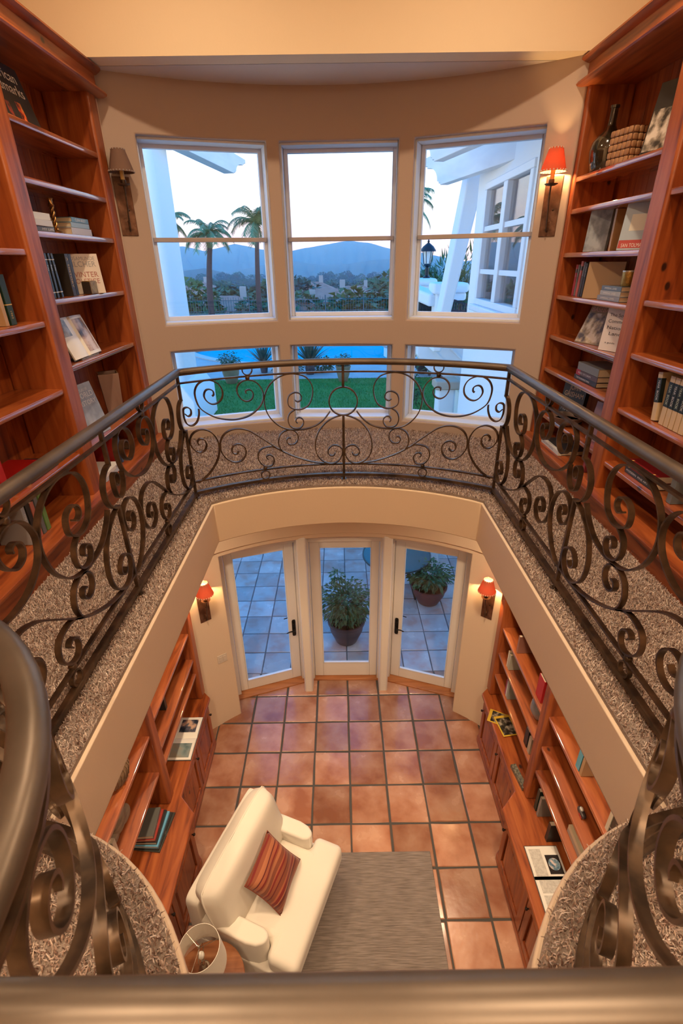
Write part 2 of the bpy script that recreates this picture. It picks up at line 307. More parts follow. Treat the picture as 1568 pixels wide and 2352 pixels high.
for i, x in enumerate((-.485, .50)):
    mb = MB(); mb.box(x-.055, x+.055, 4.765, 5.03, -.02, 2.36); tag(struct('trim_%d' % (i+2), mb, TRIM, bevel=.02, seg=3), 'square cream post %s of the middle glass door' % ('left', 'right')[i], 'post')
mb = MB(); mb.poly([(-1.62, 4.72), (-.56, 5.07), (.56, 5.07), (1.62, 4.72), (1.62, 4.92), (.56, 5.27), (-.56, 5.27), (-1.62, 4.92)], 2.25, 3.3); tag(struct('trim_4', mb, TRIM), 'lintel over the glass doors', 'trim')
# ---- doors
def door(n, A, B, leaf, label):
    A, B = Vector((*A, 0)), Vector((*B, 0)); u = (B-A).normalized(); nr = Vector((u.y, -u.x, 0))
    if nr.y > 0: nr = -nr
    L = (B-A).length; P = lambda s, d, z: A+u*s+nr*d+Vector((0, 0, z))
    root = thing('door_%d' % n, label, 'door', (A+B)/2, kind='structure')
    hexf = [(0, 2, 3, 1), (4, 5, 7, 6), (0, 1, 5, 4), (2, 6, 7, 3), (0, 4, 6, 2), (1, 3, 7, 5)]
    def bx(mb, s0, s1, d0, d1, z0, z1): return mb.add([P(s, d, z) for z in (z0, z1) for d in (d0, d1) for s in (s0, s1)], hexf)
    zt = 2.17; st = .115
    s0, s1 = (.0, L) if leaf else (.02, L-.02); zb = .17 if leaf else .25
    j = MB(); bx(j, -.10, s0-.004, -.14, .05, 0, 2.28); bx(j, s1+.004, L+.10, -.14, .05, 0, 2.28); bx(j, -.10, L+.10, -.14, .05, zt+.006, 2.30); obj('jamb', j, TRIM, root, bevel=.006)
    for (nm, a, b, c, d) in (('stile', s0, s0+st, .022, zt), ('stile', s1-st+.02, s1, .022, zt), ('top_rail', s0+st, s1-st+.02, 2.065, zt), ('bottom_rail', s0+st, s1-st+.02, .022, zb)):
        obj(nm, bx(MB(), a, b, -.045, .0, c, d), TRIM, root, bevel=.004)
    obj('pane', bx(MB(), s0+st-.01, s1-st+.03, -.026, -.02, zb-.01, 2.075), GLASS, root)
    b_ = MB()
    for (a, b, c, d) in ((s0+st, s0+st+.012, zb, 2.065), (s1-st+.008, s1-st+.02, zb, 2.065), (s0+st, s1-st+.02, zb, zb+.014)): bx(b_, a, b, -.012, .004, c, d)
    obj('glazing_bead', b_, SASHP, root)
    # wooden threshold
    t_ = MB(); bx(t_, -.06, L+.06, -.12, .12 if leaf else .07, -.02, .018); obj('threshold', t_, wood('x', 'oak_threshold', (.30, .10, .03), (.42, .16, .055), (.50, .21, .08)), root, bevel=.004)
    if leaf:
        h = thing0 = obj('handle_plate', MB().prism([(-.016, -.13), (.016, -.13), (.024, -.11), (.024, .11), (.016, .13), (-.016, .13), (-.024, .11), (-.024, -.11)], lambda p: P(.055+p[0], .0, .885+p[1]), lambda p: P(.055+p[0], .008, .885+p[1])), col((.012, .010, .009), .4, metal=.5), root, bevel=.002)
        obj('lever', MB().tube([P(.055, .008, .87), P(.055, .05, .87), P(.075, .058, .872), P(.115, .058, .876), P(.15, .058, .868), P(.165, .058, .862)], [.011, .010, .009, .008, .007, .006], 8), col((.012, .010, .009), .4, metal=.5), h, smooth=60)
        obj('thumb_turn', MB().tube([P(.055, .008, .96), P(.055, .03, .96)], [.014, .012], 8), col((.012, .010, .009), .4, metal=.5), h, smooth=60)
        h2 = obj('outer_lever', MB().tube([P(.055, -.045, .98), P(.055, -.09, .98), P(.10, -.098, .985), P(.16, -.098, .975)], [.011, .010, .008, .006], 8), col((.012, .010, .009), .4, metal=.5), root, smooth=60)
door(1, (-.605, 5.025), (-1.383, 4.771), True, 'glazed white door on the left with dark lever, angled inwards')
door(2, (-.43, 5.03), (.445, 5.02), False, 'fixed white glazed door in the middle, shrub outside')
door(3, (.62, 5.03), (1.40, 4.757), True, 'glazed white door on the right with dark lever, angled inwards')
# ---- lower floor and tiles
GROUT = nmat('dark_grout', (.075, .068, .058), .9, bump=(80, .3))
tag(struct('floor', MB().box(-XW, XW, -3.2, 5.10, -.2, -.006), GROUT), 'terracotta tiled floor with dark grout', 'floor')
floor = bpy.data.objects['floor']
def tile_build(t, b):
    oi = t.nodes.new('ShaderNodeObjectInfo'); co = t.nodes.new('ShaderNodeTexCoord')
    ad = t.nodes.new('ShaderNodeVectorMath'); ad.operation = 'ADD'; sc = t.nodes.new('ShaderNodeVectorMath'); sc.operation = 'SCALE'; cb = t.nodes.new('ShaderNodeCombineXYZ')
    for k in range(3): t.links.new(oi.outputs['Random'], cb.inputs[k])
    t.links.new(cb.outputs[0], sc.inputs[0]); sc.inputs['Scale'].default_value = 37; t.links.new(co.outputs['Object'], ad.inputs[0]); t.links.new(sc.outputs[0], ad.inputs[1])
    n = t.nodes.new('ShaderNodeTexNoise'); n.inputs['Scale'].default_value = 3.4; n.inputs['Detail'].default_value = 4; n.inputs['Distortion'].default_value = .12; t.links.new(ad.outputs[0], n.inputs[0])
    r = t.nodes.new('ShaderNodeValToRGB'); e = r.color_ramp.elements; e[0].position = .34; e[0].color = tile_build.c[0]; e[1].position = .68; e[1].color = tile_build.c[2]; k = e.new(.5); k.color = tile_build.c[1]; t.links.new(n.outputs[0], r.inputs[0])
    hs = t.nodes.new('ShaderNodeHueSaturation'); mr = t.nodes.new('ShaderNodeMapRange'); mr.inputs[3].default_value = .72; mr.inputs[4].default_value = 1.18; t.links.new(oi.outputs['Random'], mr.inputs[0]); t.links.new(mr.outputs[0], hs.inputs['Value']); t.links.new(r.outputs[0], hs.inputs['Color']); t.links.new(hs.outputs[0], b.inputs['Base Color'])
    n2 = t.nodes.new('ShaderNodeTexNoise'); n2.inputs['Scale'].default_value = 11; n2.inputs['Detail'].default_value = 3; t.links.new(ad.outputs[0], n2.inputs[0])
    bp = t.nodes.new('ShaderNodeBump'); bp.inputs['Strength'].default_value = .22; bp.inputs['Distance'].default_value = .012; t.links.new(n2.outputs[0], bp.inputs['Height']); t.links.new(bp.outputs[0], b.inputs['Normal'])
    mr2 = t.nodes.new('ShaderNodeMapRange'); mr2.inputs[3].default_value = .16; mr2.inputs[4].default_value = .34; t.links.new(n.outputs[0], mr2.inputs[0]); t.links.new(mr2.outputs[0], b.inputs['Roughness'])
tile_build.c = ((.32, .125, .066, 1), (.43, .205, .118, 1), (.53, .30, .19, 1))
TILE = nmat('glazed_terracotta_tile', (.44, .18, .09), .25, coat=.25, build=tile_build)
tile_build.c = ((.42, .27, .23, 1), (.42, .37, .355, 1), (.46, .43, .42, 1))
PAVE = nmat('weathered_terrace_tile', (.36, .27, .24), .4, build=tile_build)
def tile_meshes(w, d, h, mat, n=5, jit=.0035):
    out = []
    for k in range(n):
        def ringp(ins, z, js):
            p = []
            for (sx, sy) in ((-1, -1), (1, -1), (1, 1), (-1, 1)):
                p.append((sx*(w/2-ins)+js[len(p)][0], sy*(d/2-ins)+js[len(p)][1], z))
            return p
        js = [(random.uniform(-jit, jit), random.uniform(-jit, jit)) for _ in range(8)]
        # eight point outline (corners + wavy mid points)
        base = []
        c = [(-1, -1), (0, -1), (1, -1), (1, 0), (1, 1), (0, 1), (-1, 1), (-1, 0)]
        lay = lambda ins, z: [(sx*(w/2-ins)+js[i][0], sy*(d/2-ins)+js[i][1], z) for i, (sx, sy) in enumerate(c)]
        vs = lay(0, -.02)+lay(0, -.006)+lay(.007, 0); f = [(a+i, a+(i+1) % 8, b+(i+1) % 8, b+i) for a, b in ((0, 8), (8, 16)) for i in range(8)]+[tuple(range(16, 24))]
        me = MB().add(vs, f).mesh('tile', 40); me.materials.append(mat); out.append(me)
    return out
def lay_tiles(parent, xs, ys, w, d, z, meshes, keep=lambda x, y: True):
    for y in ys:
        for x in xs:
            if not keep(x, y): continue
            o = bpy.data.objects.new('tile', random.choice(meshes)); COL.objects.link(o); o.parent = parent; o.location = (x, y, z+random.uniform(-.0012, .0012)); o.rotation_euler = (random.uniform(-.003, .003), random.uniform(-.003, .003), R(random.choice((0, 180))))
TX, TY = .400, .4165
lay_tiles(floor, [.030+TX*(k+.5) for k in range(-5, 5)], [4.693+TY*(.5-k) for k in range(0, 9)], TX, TY, 0, tile_meshes(TX-.020, TY-.020, .02, TILE), lambda x, y: abs(x) < 1.85)
# ---- carpet
def inside(poly, X, Y):
    c = np.zeros(len(X), bool); n = len(poly); j = n-1
    for i in range(n):
        xi, yi = poly[i]; xj, yj = poly[j]
        with np.errstate(divide='ignore', invalid='ignore'): k = ((yi > Y) != (yj > Y)) & (X < (xj-xi)*(Y-yi)/(yj-yi)+xi)
        c ^= k; j = i
    return c
CARP = nmat('speckled_shag_carpet_base', (.20, .145, .115), .95, var=(260, (.36, .30, .26)))
def shag(t, b):
    a = t.nodes.new('ShaderNodeAttribute'); a.attribute_name = 'tuft'; t.links.new(a.outputs['Color'], b.inputs['Base Color'])
SHAG = nmat('shag_yarn', (.35, .28, .24), .9, build=shag)
cw = Vector((0, .02))
VOs = [(x*1.0, y) for x, y in VO]
def grow(poly, d):  # push the inner loop outwards a little so the plaster lip shows
    c = Vector((0, 2)); n = len(poly); out = []
    for i in range(n):
        a, b, c_ = Vector(poly[i-1]), Vector(poly[i]), Vector(poly[(i+1) % n]); t = (c_-a).normalized(); nn = Vector((-t.y, t.x)); out.append(tuple(b+nn*d))
    return out
VC = grow(VO, .014)
if not inside(VC, np.array([-.955]), np.array([2.0]))[0]: VC = grow(VO, -.014)
XB = 1.66
OUTC = [(-XB-.02, -1.0), (XB+.02, -1.0), (XB+.02, 4.43)]+[(WC[0]+(WR-.003)*math.sin(R(a)), WC[1]+(WR-.003)*math.cos(R(a))) for a in np.arange(34, -31, -3)]+[(-XB-.02, 4.5)]
car = obj('carpet', ring_slab(OUTC, VC, UF-.022, UF-.004), CARP); tag(car, 'beige and brown shag carpet covering the balcony floor', 'carpet', kind='stuff')
N = 480000; px = rng.uniform(-XB, XB, N); py = rng.uniform(.2, 5.0, N)
ok = inside(OUTC, px, py) & ~inside(VC, px, py); px, py = px[ok], py[ok]; n = len(px)
az = rng.uniform(0, 2*np.pi, n); L = rng.uniform(.010, .021, n); wd = rng.uniform(.0009, .0019, n); lean = rng.uniform(.2, .9, n)
dx, dy = np.cos(az), np.sin(az); base = np.stack([px, py, np.full(n, UF-.006)], 1); side = np.stack([-dy, dx, np.zeros(n)], 1)*wd[:, None]
tip = base+np.stack([dx*L*lean, dy*L*lean, L*(1-.35*lean)], 1); mid = base+np.stack([dx*L*lean*.3, dy*L*lean*.3, L*.6*(1-.2*lean)], 1)
V = np.stack([base-side, base+side, mid+side, mid-side, tip+side*.6, tip-side*.6], 1).reshape(-1, 3)
me = bpy.data.meshes.new('carpet_pile'); me.vertices.add(6*n); me.vertices.foreach_set('co', V.ravel()); idx = (np.arange(n)*6)[:, None]+np.array([0, 1, 2, 3, 3, 2, 4, 5]); me.loops.add(8*n); me.loops.foreach_set('vertex_index', idx.ravel())
me.polygons.add(2*n); me.polygons.foreach_set('loop_start', np.arange(2*n)*4); me.polygons.foreach_set('loop_total', np.full(2*n, 4)); me.update(); me.validate()
pal = np.array([(.64, .52, .45), (.52, .39, .33), (.36, .245, .20), (.13, .070, .05), (.74, .65, .58), (.26, .16, .125)]); cc = pal[rng.choice(6, n, p=[.26, .22, .17, .14, .11, .10])]*rng.uniform(.85, 1.12, (n, 1))
ca = me.color_attributes.new('tuft', 'FLOAT_COLOR', 'POINT'); ca.data.foreach_set('color', np.repeat(np.concatenate([cc, np.ones((n, 1))], 1), 6, 0).ravel()); me.materials.append(SHAG)
pile = obj('pile', me, None, car); pile['kind'] = 'stuff'

# =================================================================== RAILING
SCR = {
'C': [(12,520),(74,501),(136,462),(191,392),(218,300),(206,215),(162,159),(99,135),(44,155),(12,208),(14,255),(42,280),(78,285),(110,263),(122,230),(107,205),(80,202),(66,223)],
'D': [(797,305),(816,285),(842,294),(848,322),(831,351),(791,358),(755,330),(747,279),(778,233),(832,221),(889,256),(925,317),(925,388),(893,444),(838,471),(770,471),(704,445),(640,397),(557,328),(482,269),(387,213),(254,160),(136,137)],
'E': [(1079,399),(1084,425),(1060,442),(1034,425),(1025,388),(1044,352),(1084,345),(1120,376),(1138,427),(1122,475),(1085,502),(1035,506),(981,476),(946,418),(937,355),(951,286),(989,220),(1040,167),(1087,136),(1125,122)],
'F': [(584,210),(598,231),(577,244),(548,229),(540,195),(557,159),(590,151),(628,168),(656,210),(657,257),(636,291),(599,305),(542,305),(482,272)],
'G': [(401,361),(423,361),(433,339),(417,312),(381,309),(354,332),(346,369),(359,402),(393,424),(437,421),(478,393),(497,340),(489,293),(473,268)],
'H': [(356,645),(334,633),(311,646),(307,672),(325,696),(360,700),(395,681),(408,644),(400,604),(358,578),(306,577),(253,609),(224,685),(229,753),(270,809),(344,834),(419,832),(488,804),(542,754),(573,690),(577,622),(557,552),(519,496),(461,448),(384,423),(287,424),(207,447),(144,494),(99,551)],
'I': [(358,576),(399,548),(414,505),(404,459),(374,435),(330,432),(303,461),(301,493),(322,513),(349,509),(356,487),(346,473)],
'J': [(703,722),(704,739),(683,747),(660,735),(653,705),(670,675),(708,666),(743,689),(764,732),(759,773),(727,806),(683,814),(637,801),(599,762),(580,703),(597,641),(639,594),(701,558),(780,544),(854,551),(926,574),(987,612),(1034,659),(1053,719),(1053,774),(1027,818),(980,840),(933,834),(889,806),(866,759),(872,711),(905,679),(946,673),(980,697),(995,735),(982,769),(957,778),(931,763),(928,738),(940,728)],
'K': [(1140,632),(1122,614),(1101,625),(1099,657),(1120,676),(1144,670),(1150,646),(1150,601),(1136,560),(1103,546),(1068,566),(1047,612),(1043,653)]}
SNAME = {'C': 'heart_scroll', 'D': 'long_scroll', 'E': 'corner_scroll', 'F': 'foot_scroll', 'G': 'link_scroll', 'H': 'loop_scroll', 'I': 'small_scroll', 'J': 'double_scroll', 'K': 'post_scroll'}
RC, RRad, RH = (0, 1.625), 1.99, R(33.2)
def far_path(sg): return lambda u: ((RC[0]+sg*RRad*math.sin(RH*u), RC[1]+RRad*math.cos(RH*u)), (sg*math.sin(RH*u), math.cos(RH*u)))
def line_path(a, b):
    a, b = Vector(a), Vector(b); d = (b-a).normalized(); n_ = (d.y, -d.x); return lambda u: (tuple(a+(b-a)*u), n_)
AR = .672
def arc_path(sg): return lambda u: ((sg*(NC[0]-AR*math.sin(math.pi/2*u)), NC[1]+AR*math.cos(math.pi/2*u)), (sg*math.sin(-math.pi/2*u), math.cos(math.pi/2*u)))
def strip(pts, path, Lm, w=.024, t=.0075):
    """flat bar bent along (s,z) points of the panel surface"""
    pts = [np.array(p, float) for p in pts]; m = len(pts); vs = []
    for i, p in enumerate(pts):
        d = pts[min(i+1, m-1)]-pts[max(i-1, 0)]; d /= (np.linalg.norm(d)+1e-9); q = np.array((-d[1], d[0]))
        for a, b in ((-1, -1), (1, -1), (1, 1), (-1, 1)):
            pp = p+q*a*t/2; (x, y), nn = path(pp[0]/Lm); vs.append((x+nn[0]*b*w/2, y+nn[1]*b*w/2, UF+pp[1]))
    fs = [(j*4+i, j*4+(i+1) % 4, j*4+4+(i+1) % 4, j*4+4+i) for j in range(m-1) for i in range(4)]+[(3, 2, 1, 0), tuple((m-1)*4+i for i in range(4))]
    return MB().add(vs, fs)
rail = thing('railing', 'bronzed wrought iron scroll railing running round the balcony opening', 'railing', (0, 3.615, UF))
RX, RYC = 1.09, RC[1]+RRad*math.cos(RH)
LA, LB, LCn = (RYC, 2.115, NC[1]+AR)[0], 2.115, NC[1]+AR
def post_bits(panel, path, Lm, full, both):
    (x, y), nn = path(0)
    def pbox(z0, z1, s=.019):
        return MB().box(x-s/2, x+s/2, y-s/2, y+s/2, UF+z0, UF+z1)
    obj('post', pbox(.728, .90), IRON, panel, bevel=.002); obj('post', pbox(-.012, .522), IRON, panel, bevel=.002)
    obj('foot_plate', MB().box(x-.022, x+.022, y-.022, y+.022, UF-.012, UF+.006), IRON, panel, bevel=.002)
def module(panel, path, L, ring=True, cent=True):
    Lm = 1153.0; sc = lambda p: (p[0], p[1]/1000)
    f = lambda u: path(u)
    K = L/1.153
    for k, pts in SCR.items():
        P = catmull([(a/1000*K, b/1000) for a, b in pts], 5); obj(SNAME[k], strip(P, path, L), IRON, panel, smooth=35)
    if ring: obj('half_ring', strip([(.105*math.sin(math.pi*i/20)*1.0, .625+.105*math.cos(math.pi*i/20)) for i in range(21)], path, L, .026, .009), IRON, panel, smooth=35)
    for s, z, r in ((.680*K, .882, .034), (.614*K, .087, .033)):
        o = MB(); pp = strip([(s+r*math.sin(2*math.pi*i/24), z+r*math.cos(2*math.pi*i/24)) for i in range(25)], path, L, .020, .007); obj('ring', pp, IRON, panel, smooth=35)
    for s, z in ((.682*K, .829), (.612*K, .141)):
        (x, y), nn = path(s/L); obj('collar', MB().sup((x, y, UF+z), .015, .015, .014, .6, .6, 8, 12), IRON, panel, smooth=60)
def panel(name, label, mods):
    pa = None
    for path, L in mods:
        for (z, w, h, nm) in ((.045, .030, .022, 'bottom_rail'), (.131, .020, .011, 'lower_bar'), (.84, .020, .011, 'upper_bar')):
            P = [path(i/24) for i in range(25)]; mb = MB().sweep([(p[0][0], p[0][1], UF+z) for p in P], [p[1] for p in P], [(-w/2, -h/2), (w/2, -h/2), (w/2, h/2), (-w/2, h/2)])
            if pa is None: pa = obj(name, mb, IRON, rail, label=label)
            else: obj(nm, mb, IRON, pa)
    for i, (path, L) in enumerate(mods):
        module(pa, path, L)
        if i == 0 or name != 'far_panel': post_bits(pa, path, L, True, True)
    return pa
Lf = RRad*RH
panel('far_panel', 'curved far panel with a central ring', [(far_path(-1), Lf), (far_path(1), Lf)])
for sg, nm in ((-1, 'left'), (1, 'right')):
    x = sg*RX
    panel('side_panel', 'straight %s side panel' % nm, [(line_path((x, RYC), (x, LB)), RYC-LB), (line_path((x, LB), (x, LCn)), LB-LCn)])
    panel('near_panel', 'rounded near %s corner panel' % nm, [(arc_path(sg), AR*math.pi/2)])
fp = obj('front_panel', MB().box(-NC[0]+AR, NC[0]-AR, NC[1]-.015, NC[1]+.015, UF+.034, UF+.056), IRON, rail)
for z in (.131, .84): obj('cross_bar', MB().box(-NC[0]+AR, NC[0]-AR, NC[1]-.010, NC[1]+.010, UF+z-.0055, UF+z+.0055), IRON, fp)
for x in (-NC[0]+AR, NC[0]-AR): obj('post', MB().box(x-.01, x+.01, NC[1]-.01, NC[1]+.01, UF-.012, UF+.90), IRON, fp)
# handrail: one closed moulded cap
pts = [far_path(-1)(1-i/24)[0] for i in range(24)]+[far_path(1)(i/24)[0] for i in range(25)]
pts += [(RX, RYC-(RYC-LCn)*i/6) for i in range(1, 7)]+[arc_path(1)(i/18)[0] for i in range(1, 19)]+[(NC[0]-AR-2*(NC[0]-AR)*i/6, NC[1]) for i in range(1, 7)]
pts += [arc_path(-1)(1-i/18)[0] for i in range(1, 19)]+[(-RX, LCn+(RYC-LCn)*i/6) for i in range(1, 6)]
nrm = []; m = len(pts)
for i in range(m):
    a, b, c = Vector(pts[i-1]), Vector(pts[i]), Vector(pts[(i+1) % m]); d0 = (b-a).normalized(); d1 = (c-b).normalized(); t = (d0+d1).normalized(); n_ = Vector((t.y, -t.x)); k = 1/max(.6, n_.dot(Vector((d0.y, -d0.x)))); nrm.append((n_.x*k, n_.y*k))
prof = [(-.018, -.022), (.018, -.022), (.020, -.010), (.029, -.006), (.0295, .004), (.025, .013), (.013, .020), (0, .022), (-.013, .020), (-.025, .013), (-.0295, .004), (-.029, -.006), (-.020, -.010)]
obj('handrail', MB().sweep([(p[0], p[1], UF+.912) for p in pts], nrm, prof, closed=True), CAPM, rail, smooth=50, label='moulded bronze handrail')
# =================================================================== BOOKCASES
def bull(x0, x1, z, t):   # shelf section, rounded at x1
    s = 1 if x1 > x0 else -1; r = t/2; c = x1-s*r
    e = .007; return [(x0, z), (x0, z-t), (x1-s*e, z-t), (x1-s*e*.3, z-t+e*.3), (x1, z-t+e), (x1, z-e), (x1-s*e*.3, z-e*.3), (x1-s*e, z)]
def board(x0, x1, y0, y1, z, t=.034): return MB().prism(bull(x0, x1, z, t), lambda p: (p[0], y0, p[1]), lambda p: (p[0], y1, p[1]))
def mould(prof, y0, y1): return MB().prism(prof, lambda p: (p[0], y0, p[1]), lambda p: (p[0], y1, p[1]))
def backing(parent, name, sg, xb, y0, y1, z0, z1, n):
    for i in range(n):
        a, b = y0+(y1-y0)*i/n, y0+(y1-y0)*(i+1)/n; obj('back_plank', MB().box(*sorted((sg*xb, sg*(xb+.018))), a+.0012, b-.0012, z0, z1), WZ, parent, bevel=.002)
UB = {}
def upper_bookcase(sg, label, end, secs):
    t = thing('built_in_bookcase', label, 'bookcase', (sg*1.9, 2.6, UF))
    XF, XBk = 1.73, 2.055
    for (a, b) in ((4.345, end), (3.09, 3.25), (1.84, 2.0), (.58, .75)):
        obj('stile', MB().box(*sorted((sg*XF, sg*XBk)), a, b, 3.66, 6.20), WZ, t, bevel=.018, seg=4)
    for (y0, y1), zz in zip(((3.25, 4.345), (2.0, 3.09), (.75, 1.84)), secs):
        for z in zz: obj('shelf', board(sg*(XBk-.002), sg*(XF+.015), y0+.001, y1-.001, z), WS, t, smooth=30)
        backing(t, 'back', sg, XBk, y0-.08, y1+.08, 3.6, 6.2, 5)
    obj('base', MB().box(*sorted((sg*1.665, sg*XBk)), .58, end, UF-.02, 3.655), WY, t, bevel=.006)
    obj('base_shelf', board(sg*(XBk-.002), sg*1.655, .58, end, 3.685, .03), WY, t, smooth=40)
    obj('top_board', MB().box(*sorted((sg*XF, sg*XBk)), .58, end, 6.185, 6.21), WY, t)
    obj('frieze', MB().box(*sorted((sg*1.715, sg*XBk)), .58, end, 6.20, 6.315), WY, t, bevel=.003)
    c = [(XBk, 6.165), (1.69, 6.165), (1.665, 6.175), (1.66, 6.185), (1.67, 6.20), (1.70, 6.208), (XBk, 6.208)]
    obj('lower_crown', mould([(sg*a, b) for a, b in c], .56, end+.035), WY, t, smooth=40)
    c = [(XBk, 6.29), (1.71, 6.29), (1.685, 6.305), (1.67, 6.318), (1.672, 6.33), (1.69, 6.336), (XBk, 6.336)]
    obj('upper_crown', mould([(sg*a, b) for a, b in c], .56, end+.02), WY, t, smooth=40)
    UB[sg] = t; return t
upper_bookcase(-1, 'tall pine bookcase on the left of the balcony, with crown moulding', 4.48, [(5.82, 5.545, 5.28, 4.915, 4.52, 3.985), (5.80, 5.185, 4.81, 4.415, 3.995), (5.6, 5.1, 4.6, 4.1)])
upper_bookcase(1, 'tall pine bookcase on the right of the balcony, holding a glass bottle', 4.41, [(5.635, 5.43, 5.14, 4.84, 4.535, 4.27, 3.90), (5.427, 4.88, 4.585, 4.25, 3.885), (5.6, 5.1, 4.6, 4.1)])
# lower bookcases, worktops and base cabinets
def lower_bookcase(sg, side, shelves):
    t = thing('bookcase_hutch', 'pine shelves along the %s wall downstairs' % side, 'bookcase', (sg*1.8, 2.8, .76))
    XF, XBk = 1.60, 1.97
    for (a, b) in ((3.965, 4.085), (2.77, 2.885), (1.5, 1.615), (.2, .315)):
        obj('stile', MB().box(*sorted((sg*XF, sg*XBk)), a, b, .76, 3.21), WZ, t, bevel=.02, seg=4)
    for (y0, y1), zz in zip(((2.885, 3.965), (1.615, 2.77), (.315, 1.5)), shelves):
        for z in zz: obj('shelf', board(sg*(XBk-.002), sg*(XF+.02), y0+.001, y1-.001, z), WS, t, smooth=30)
        backing(t, 'back', sg, XBk, y0-.05, y1+.05, .76, 3.21, 4)
    w = thing('worktop', 'pine worktop stepping forward along the %s wall downstairs' % side, 'worktop', (sg*1.7, 2.5, .72))
    pl = [(sg*a, b) for a, b in ((1.99, .2), (1.365, .2), (1.365, 2.69), (1.525, 2.85), (1.525, 3.99), (1.66, 4.125), (1.99, 4.125))]
    obj('slab', MB().poly(pl, .722, .76), WY, w, bevel=.01, seg=3)
    c = thing('base_cabinet', 'panelled pine base cabinet along the %s wall downstairs' % side, 'cabinet', (sg*1.7, 2.5, 0))
    pl = [(sg*a, b) for a, b in ((1.99, .22), (1.415, .22), (1.415, 2.67), (1.565, 2.82), (1.565, 3.975), (1.68, 4.09), (1.99, 4.09))]
    obj('carcass', MB().poly(pl, .0, .722), WY, c, bevel=.003)
    pl = [(sg*a, b) for a, b in ((1.99, .21), (1.395, .21), (1.395, 2.68), (1.545, 2.83), (1.545, 3.985), (1.67, 4.10), (1.99, 4.10))]
    obj('plinth', MB().poly(pl, .0, .085), WY, c, bevel=.01); obj('top_moulding', MB().poly(pl, .685, .722), WY, c, bevel=.012, seg=3)
    def cdoor(x, y0, y1):
        st = .07; z0, z1 = .105, .67; d = MB(); X = lambda e: sorted((sg*x, sg*(x-e)))
        for a, b, e, f in ((y0, y0+st, z0, z1), (y1-st, y1, z0, z1), (y0+st, y1-st, z0, z0+st), (y0+st, y1-st, z1-st, z1)): d.box(*X(.022), a, b, e, f)
        o = obj('cabinet_door', d, WZ, c, bevel=.004)
        xb = x-.001; p = MB(); a = [(y0+st, z0+st), (y1-st, z0+st), (y1-st, z1-st), (y0+st, z1-st)]; b = [(y0+st+.04, z0+st+.04), (y1-st-.04, z0+st+.04), (y1-st-.04, z1-st-.04), (y0+st+.04, z1-st-.04)]
        p.add([(sg*xb, *q) for q in a]+[(sg*(xb-.016), *q) for q in b], [(0, 1, 5, 4), (1, 2, 6, 5), (2, 3, 7, 6), (3, 0, 4, 7), (4, 5, 6, 7)]); obj('raised_panel', p, WZ, o)
        ky = y1-.035; obj('knob', MB().tube([(sg*(x-.020), ky, .58), (sg*(x-.034), ky, .58), (sg*(x-.036), ky, .58), (sg*(x-.048), ky, .58), (sg*(x-.052), ky, .58)], [.006, .006, .013, .013, .006], 10), nmat('dark_knob', (.03, .02, .015), .4, .6), o, smooth=40)
    for y0, y1 in ((2.86, 3.395), (3.41, 3.945)): cdoor(1.565, y0, y1)
    for i in range(4): cdoor(1.415, .26+i*.60, .26+i*.60+.585)
lower_bookcase(-1, 'left', [(2.55, 2.1, 1.70, 1.35, 1.15), (2.5, 2.05, 1.66, 1.21), (2.5, 2.0, 1.6, 1.2)])
lower_bookcase(1, 'right', [(2.5, 2.1, 1.72, 1.385, 1.08), (2.4, 1.82, 1.465, 1.16), (2.5, 2.0, 1.6, 1.2)])

# =================================================================== BOOKS AND SHELF OBJECTS
PAGE = nmat('page_edges', (.62, .52, .38), .8, bump=(220, .25, (1, 1, 1)))
PAPER = nmat('glossy_paper', (.80, .78, .72), .35)
def frame_of(sg, mode, tilt=0, yaw=0):
    t, w = R(tilt), R(yaw)
    if mode == 'stand':
        ey = Vector((sg, 0, 0)); ex = Vector((0, -sg, 0)); ez = Vector((0, 0, 1)); q = Matrix.Rotation(t, 3, 'X') @ Matrix.Rotation(w, 3, 'Z'); return q @ ex, q @ ey, q @ ez
    if mode == 'lie':
        ex = Vector((0, 0, 1)); ey = Vector((sg, 0, 0)); q = Matrix.Rotation(w, 3, 'Z'); return ex, q @ ey, q @ ex.cross(ey)
    n = Vector((-sg*math.cos(t)*math.cos(w), -math.cos(t)*math.sin(w), math.sin(t))); ez = Vector((sg*math.sin(t)*math.cos(w), math.sin(t)*math.sin(w), math.cos(t))); ex = -n; return ex, ez.cross(ex), ez
